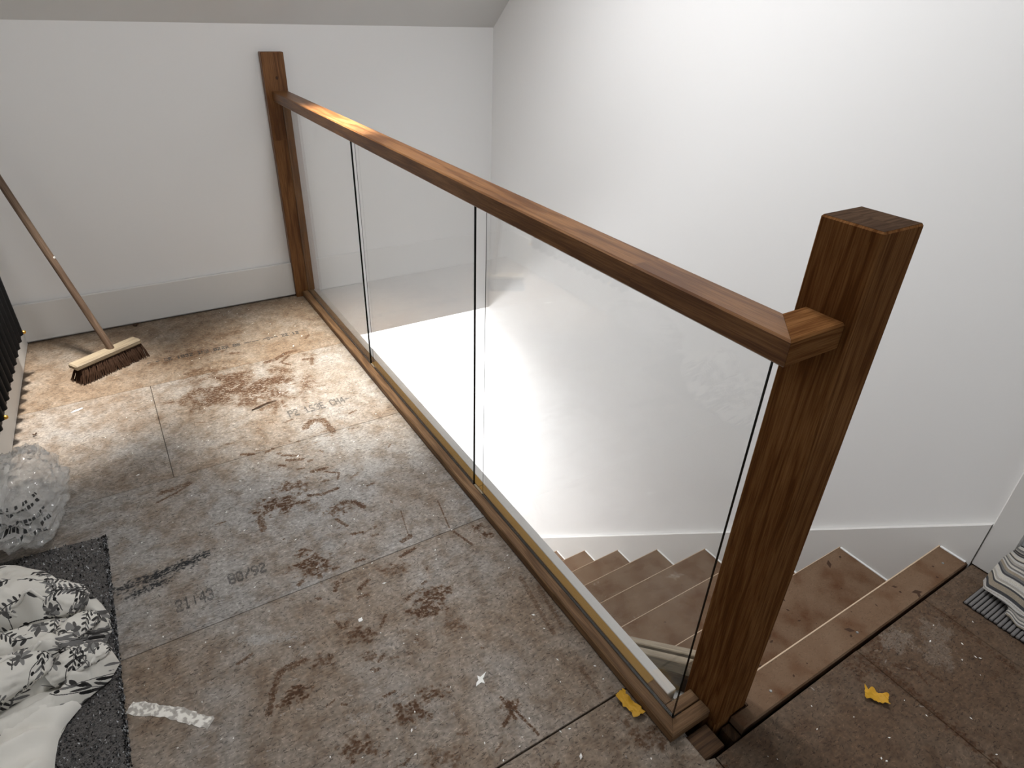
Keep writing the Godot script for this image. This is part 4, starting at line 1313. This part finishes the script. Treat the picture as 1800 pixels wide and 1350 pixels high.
func scraps() -> void:
	# yellow masking tape along the base rail, and two scraps of it on the floor
	var strip := begin()
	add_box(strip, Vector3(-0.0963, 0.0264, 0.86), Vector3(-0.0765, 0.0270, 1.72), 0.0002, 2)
	tag(part("tape_strip", strip.commit(), M.tape_shaded, self), "long yellow masking tape strip on the base rail behind the middle pane", "tape")
	var strip2 := begin()
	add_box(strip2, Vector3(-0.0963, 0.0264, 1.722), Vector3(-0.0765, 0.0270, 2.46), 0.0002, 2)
	tag(part("tape_strip", strip2.commit(), M.tape_shaded, self), "long yellow masking tape strip on the base rail behind the near pane", "tape")
	var a := part("tape_scrap", scrap(0.062, 0.024, 3, 0.010), M.tape, self)
	a.position = Vector3(-0.150, 0.0, 2.468)
	a.rotation.y = -1.45
	tag(a, "torn yellow tape scrap against the near end of the base rail", "tape")
	var b := part("tape_scrap", scrap(0.048, 0.026, 6, 0.012), M.tape, self)
	b.position = Vector3(0.324, 0.0, 2.728)
	b.rotation.y = -1.0
	tag(b, "folded yellow tape scrap on the dark boards below the stairs head", "tape")
	var w := part("tape_scrap", tape_run(), M.masking, self)
	tag(w, "torn off-white tape strip stuck to the boards beside the carpet offcut", "tape")
	# timber packing in the slot at the foot of the newel post
	var k := part("timber_block", box(Vector3(-0.090, -0.060, 2.5745), Vector3(-0.030, -0.012, 2.628), 0.002, 0), M.block, self)
	tag(k, "small timber packing block in the slot beside the newel post foot", "block")
	var k2 := part("timber_block", box(Vector3(-0.004, -0.075, 2.596), Vector3(0.019, -0.020, 2.6300), 0.002, 1), M.block, self)
	tag(k2, "timber offcut deep in the slot between newel post and nosing board", "block")
	# flakes of paint and chips of wood
	for q in [[-0.390, 2.256, 0.036, 0.026, 1, 0.5, "largest white paint flake on the boards, forked, near the base rail"], [-0.559, 1.977, 0.013, 0.012, 2, 1.2, "square white paint flake in the middle of the muddy boards"], [-1.094, 0.658, 0.044, 0.011, 5, 0.45, "long white paint flake on the bright boards in front of the broom"]]:
		var o := part("paint_flake", flake(q[2], q[3], q[4]), M.paper, self)
		o.position = Vector3(q[0], 0, q[1])
		o.rotation.y = q[5]
		tag(o, q[6], "flake", "paint flakes on the boards")
	for q in [[-1.223, 0.857, 0.020, "largest dark wood chip on the bright boards by the radiator"], [-1.200, 0.893, 0.009, "tiny dark wood chip nearest the plastic bag"], [-1.213, 0.761, 0.012, "thin dark wood chip under the radiator end"], [-0.854, 0.030, 0.022, "brown crumb of plaster against the skirting behind the broom"]]:
		var o := part("wood_chip", scrap(q[2], q[2] * 0.55, int(q[2] * 1000), 0.006), M.mud, self)
		o.position = Vector3(q[0], 0, q[1])
		o.rotation.y = 0.4
		tag(o, q[3], "chip", "wood chips on the boards")
	var tw := part("twig", tube([Vector3(-0.575, 0.003, 0.945), Vector3(-0.545, 0.006, 0.938), Vector3(-0.515, 0.004, 0.925), Vector3(-0.485, 0.003, 0.922)], [0.0018, 0.0026, 0.0018, 0.001], 7), M.mud, self)
	tag(tw, "dark splinter of wood lying beside the printed line on the boards", "splinter")
	# plaster crumbs nobody could count
	var rng := RandomNumberGenerator.new()
	rng.seed = 12
	var st := begin()
	for n in 330:
		var x := rng.randf_range(-1.04, -0.15)
		var z := rng.randf_range(0.05, 2.9)
		if n > 280:
			x = rng.randf_range(-0.9, 0.75)
			z = rng.randf_range(2.66, 3.0)
		if Vector2(x, z).distance_to(Vector2(-0.97, 0.40)) < 0.24: continue
		var r := rng.randf_range(0.0009, 0.0024) * (1.6 if rng.randf() < 0.12 else 1.0)
		var a2 := rng.randf() * TAU
		var l := rng.randf_range(1.0, 2.2)
		var c := Vector3(x, 0.0003, z)
		var u := Vector3(cos(a2), 0, sin(a2)) * r * l
		var v := Vector3(-sin(a2), 0, cos(a2)) * r * 0.8
		var top := c + Vector3(0, r * 0.6, 0)
		for f in [[u, v], [v, -u], [-u, -v], [-v, u]]:
			tri(st, c + f[0], c + f[1], top, (f[0] + f[1]).normalized() * 0.5 + Vector3.UP * 0.8)
	var crumbs := part("plaster_crumbs", st.commit(), M.paper, self)
	tag(crumbs, "white plaster crumbs scattered over the muddy boards", "crumbs", "", "stuff")

# A chip of paint: a thin plate with a jagged outline; the first kind is forked.
func flake(len: float, wid: float, s: int) -> ArrayMesh:
	var rng := RandomNumberGenerator.new()
	rng.seed = s * 13 + 5
	var poly := PackedVector2Array()
	for k in 14:
		var a := TAU * k / 14.0
		var rr := rng.randf_range(0.65, 1.15)
		if s == 1: rr = [1.2, 0.5, 0.3, 0.45, 1.0, 0.5, 0.6, 1.1, 0.7, 0.35, 0.5, 0.9, 0.4, 0.5][k]
		poly.append(Vector2(cos(a) * len * 0.5 * rr, sin(a) * wid * 0.5 * rr))
	return board(poly, 0.0003, 0.0018, 0.0003)

func tape_run() -> ArrayMesh:
	var n := noise(30.0, 2, 9)
	var rows := []
	for r in 31:
		var f := r / 30.0
		var mid := Vector2(-1.042, 1.945).lerp(Vector2(-0.906, 2.066), f) + Vector2(0.004, -0.005) * sin(f * PI)
		var d := Vector2(0.75, 0.66)
		var side := Vector2(-d.y, d.x)
		var row := PackedVector3Array()
		for c in 5:
			var g := c / 4.0 - 0.5
			var q := mid + side * g * (0.026 + 0.010 * n.get_noise_2d(f * 0.25, 4.0 if g > 0 else 1.0)) + d * n.get_noise_2d(g * 3.0, f) * 0.004
			row.append(Vector3(q.x, 0.0010 + (0.0 if c in [0, 4] else 0.0006), q.y))
		rows.append(row)
	return grid(rows, [], true)
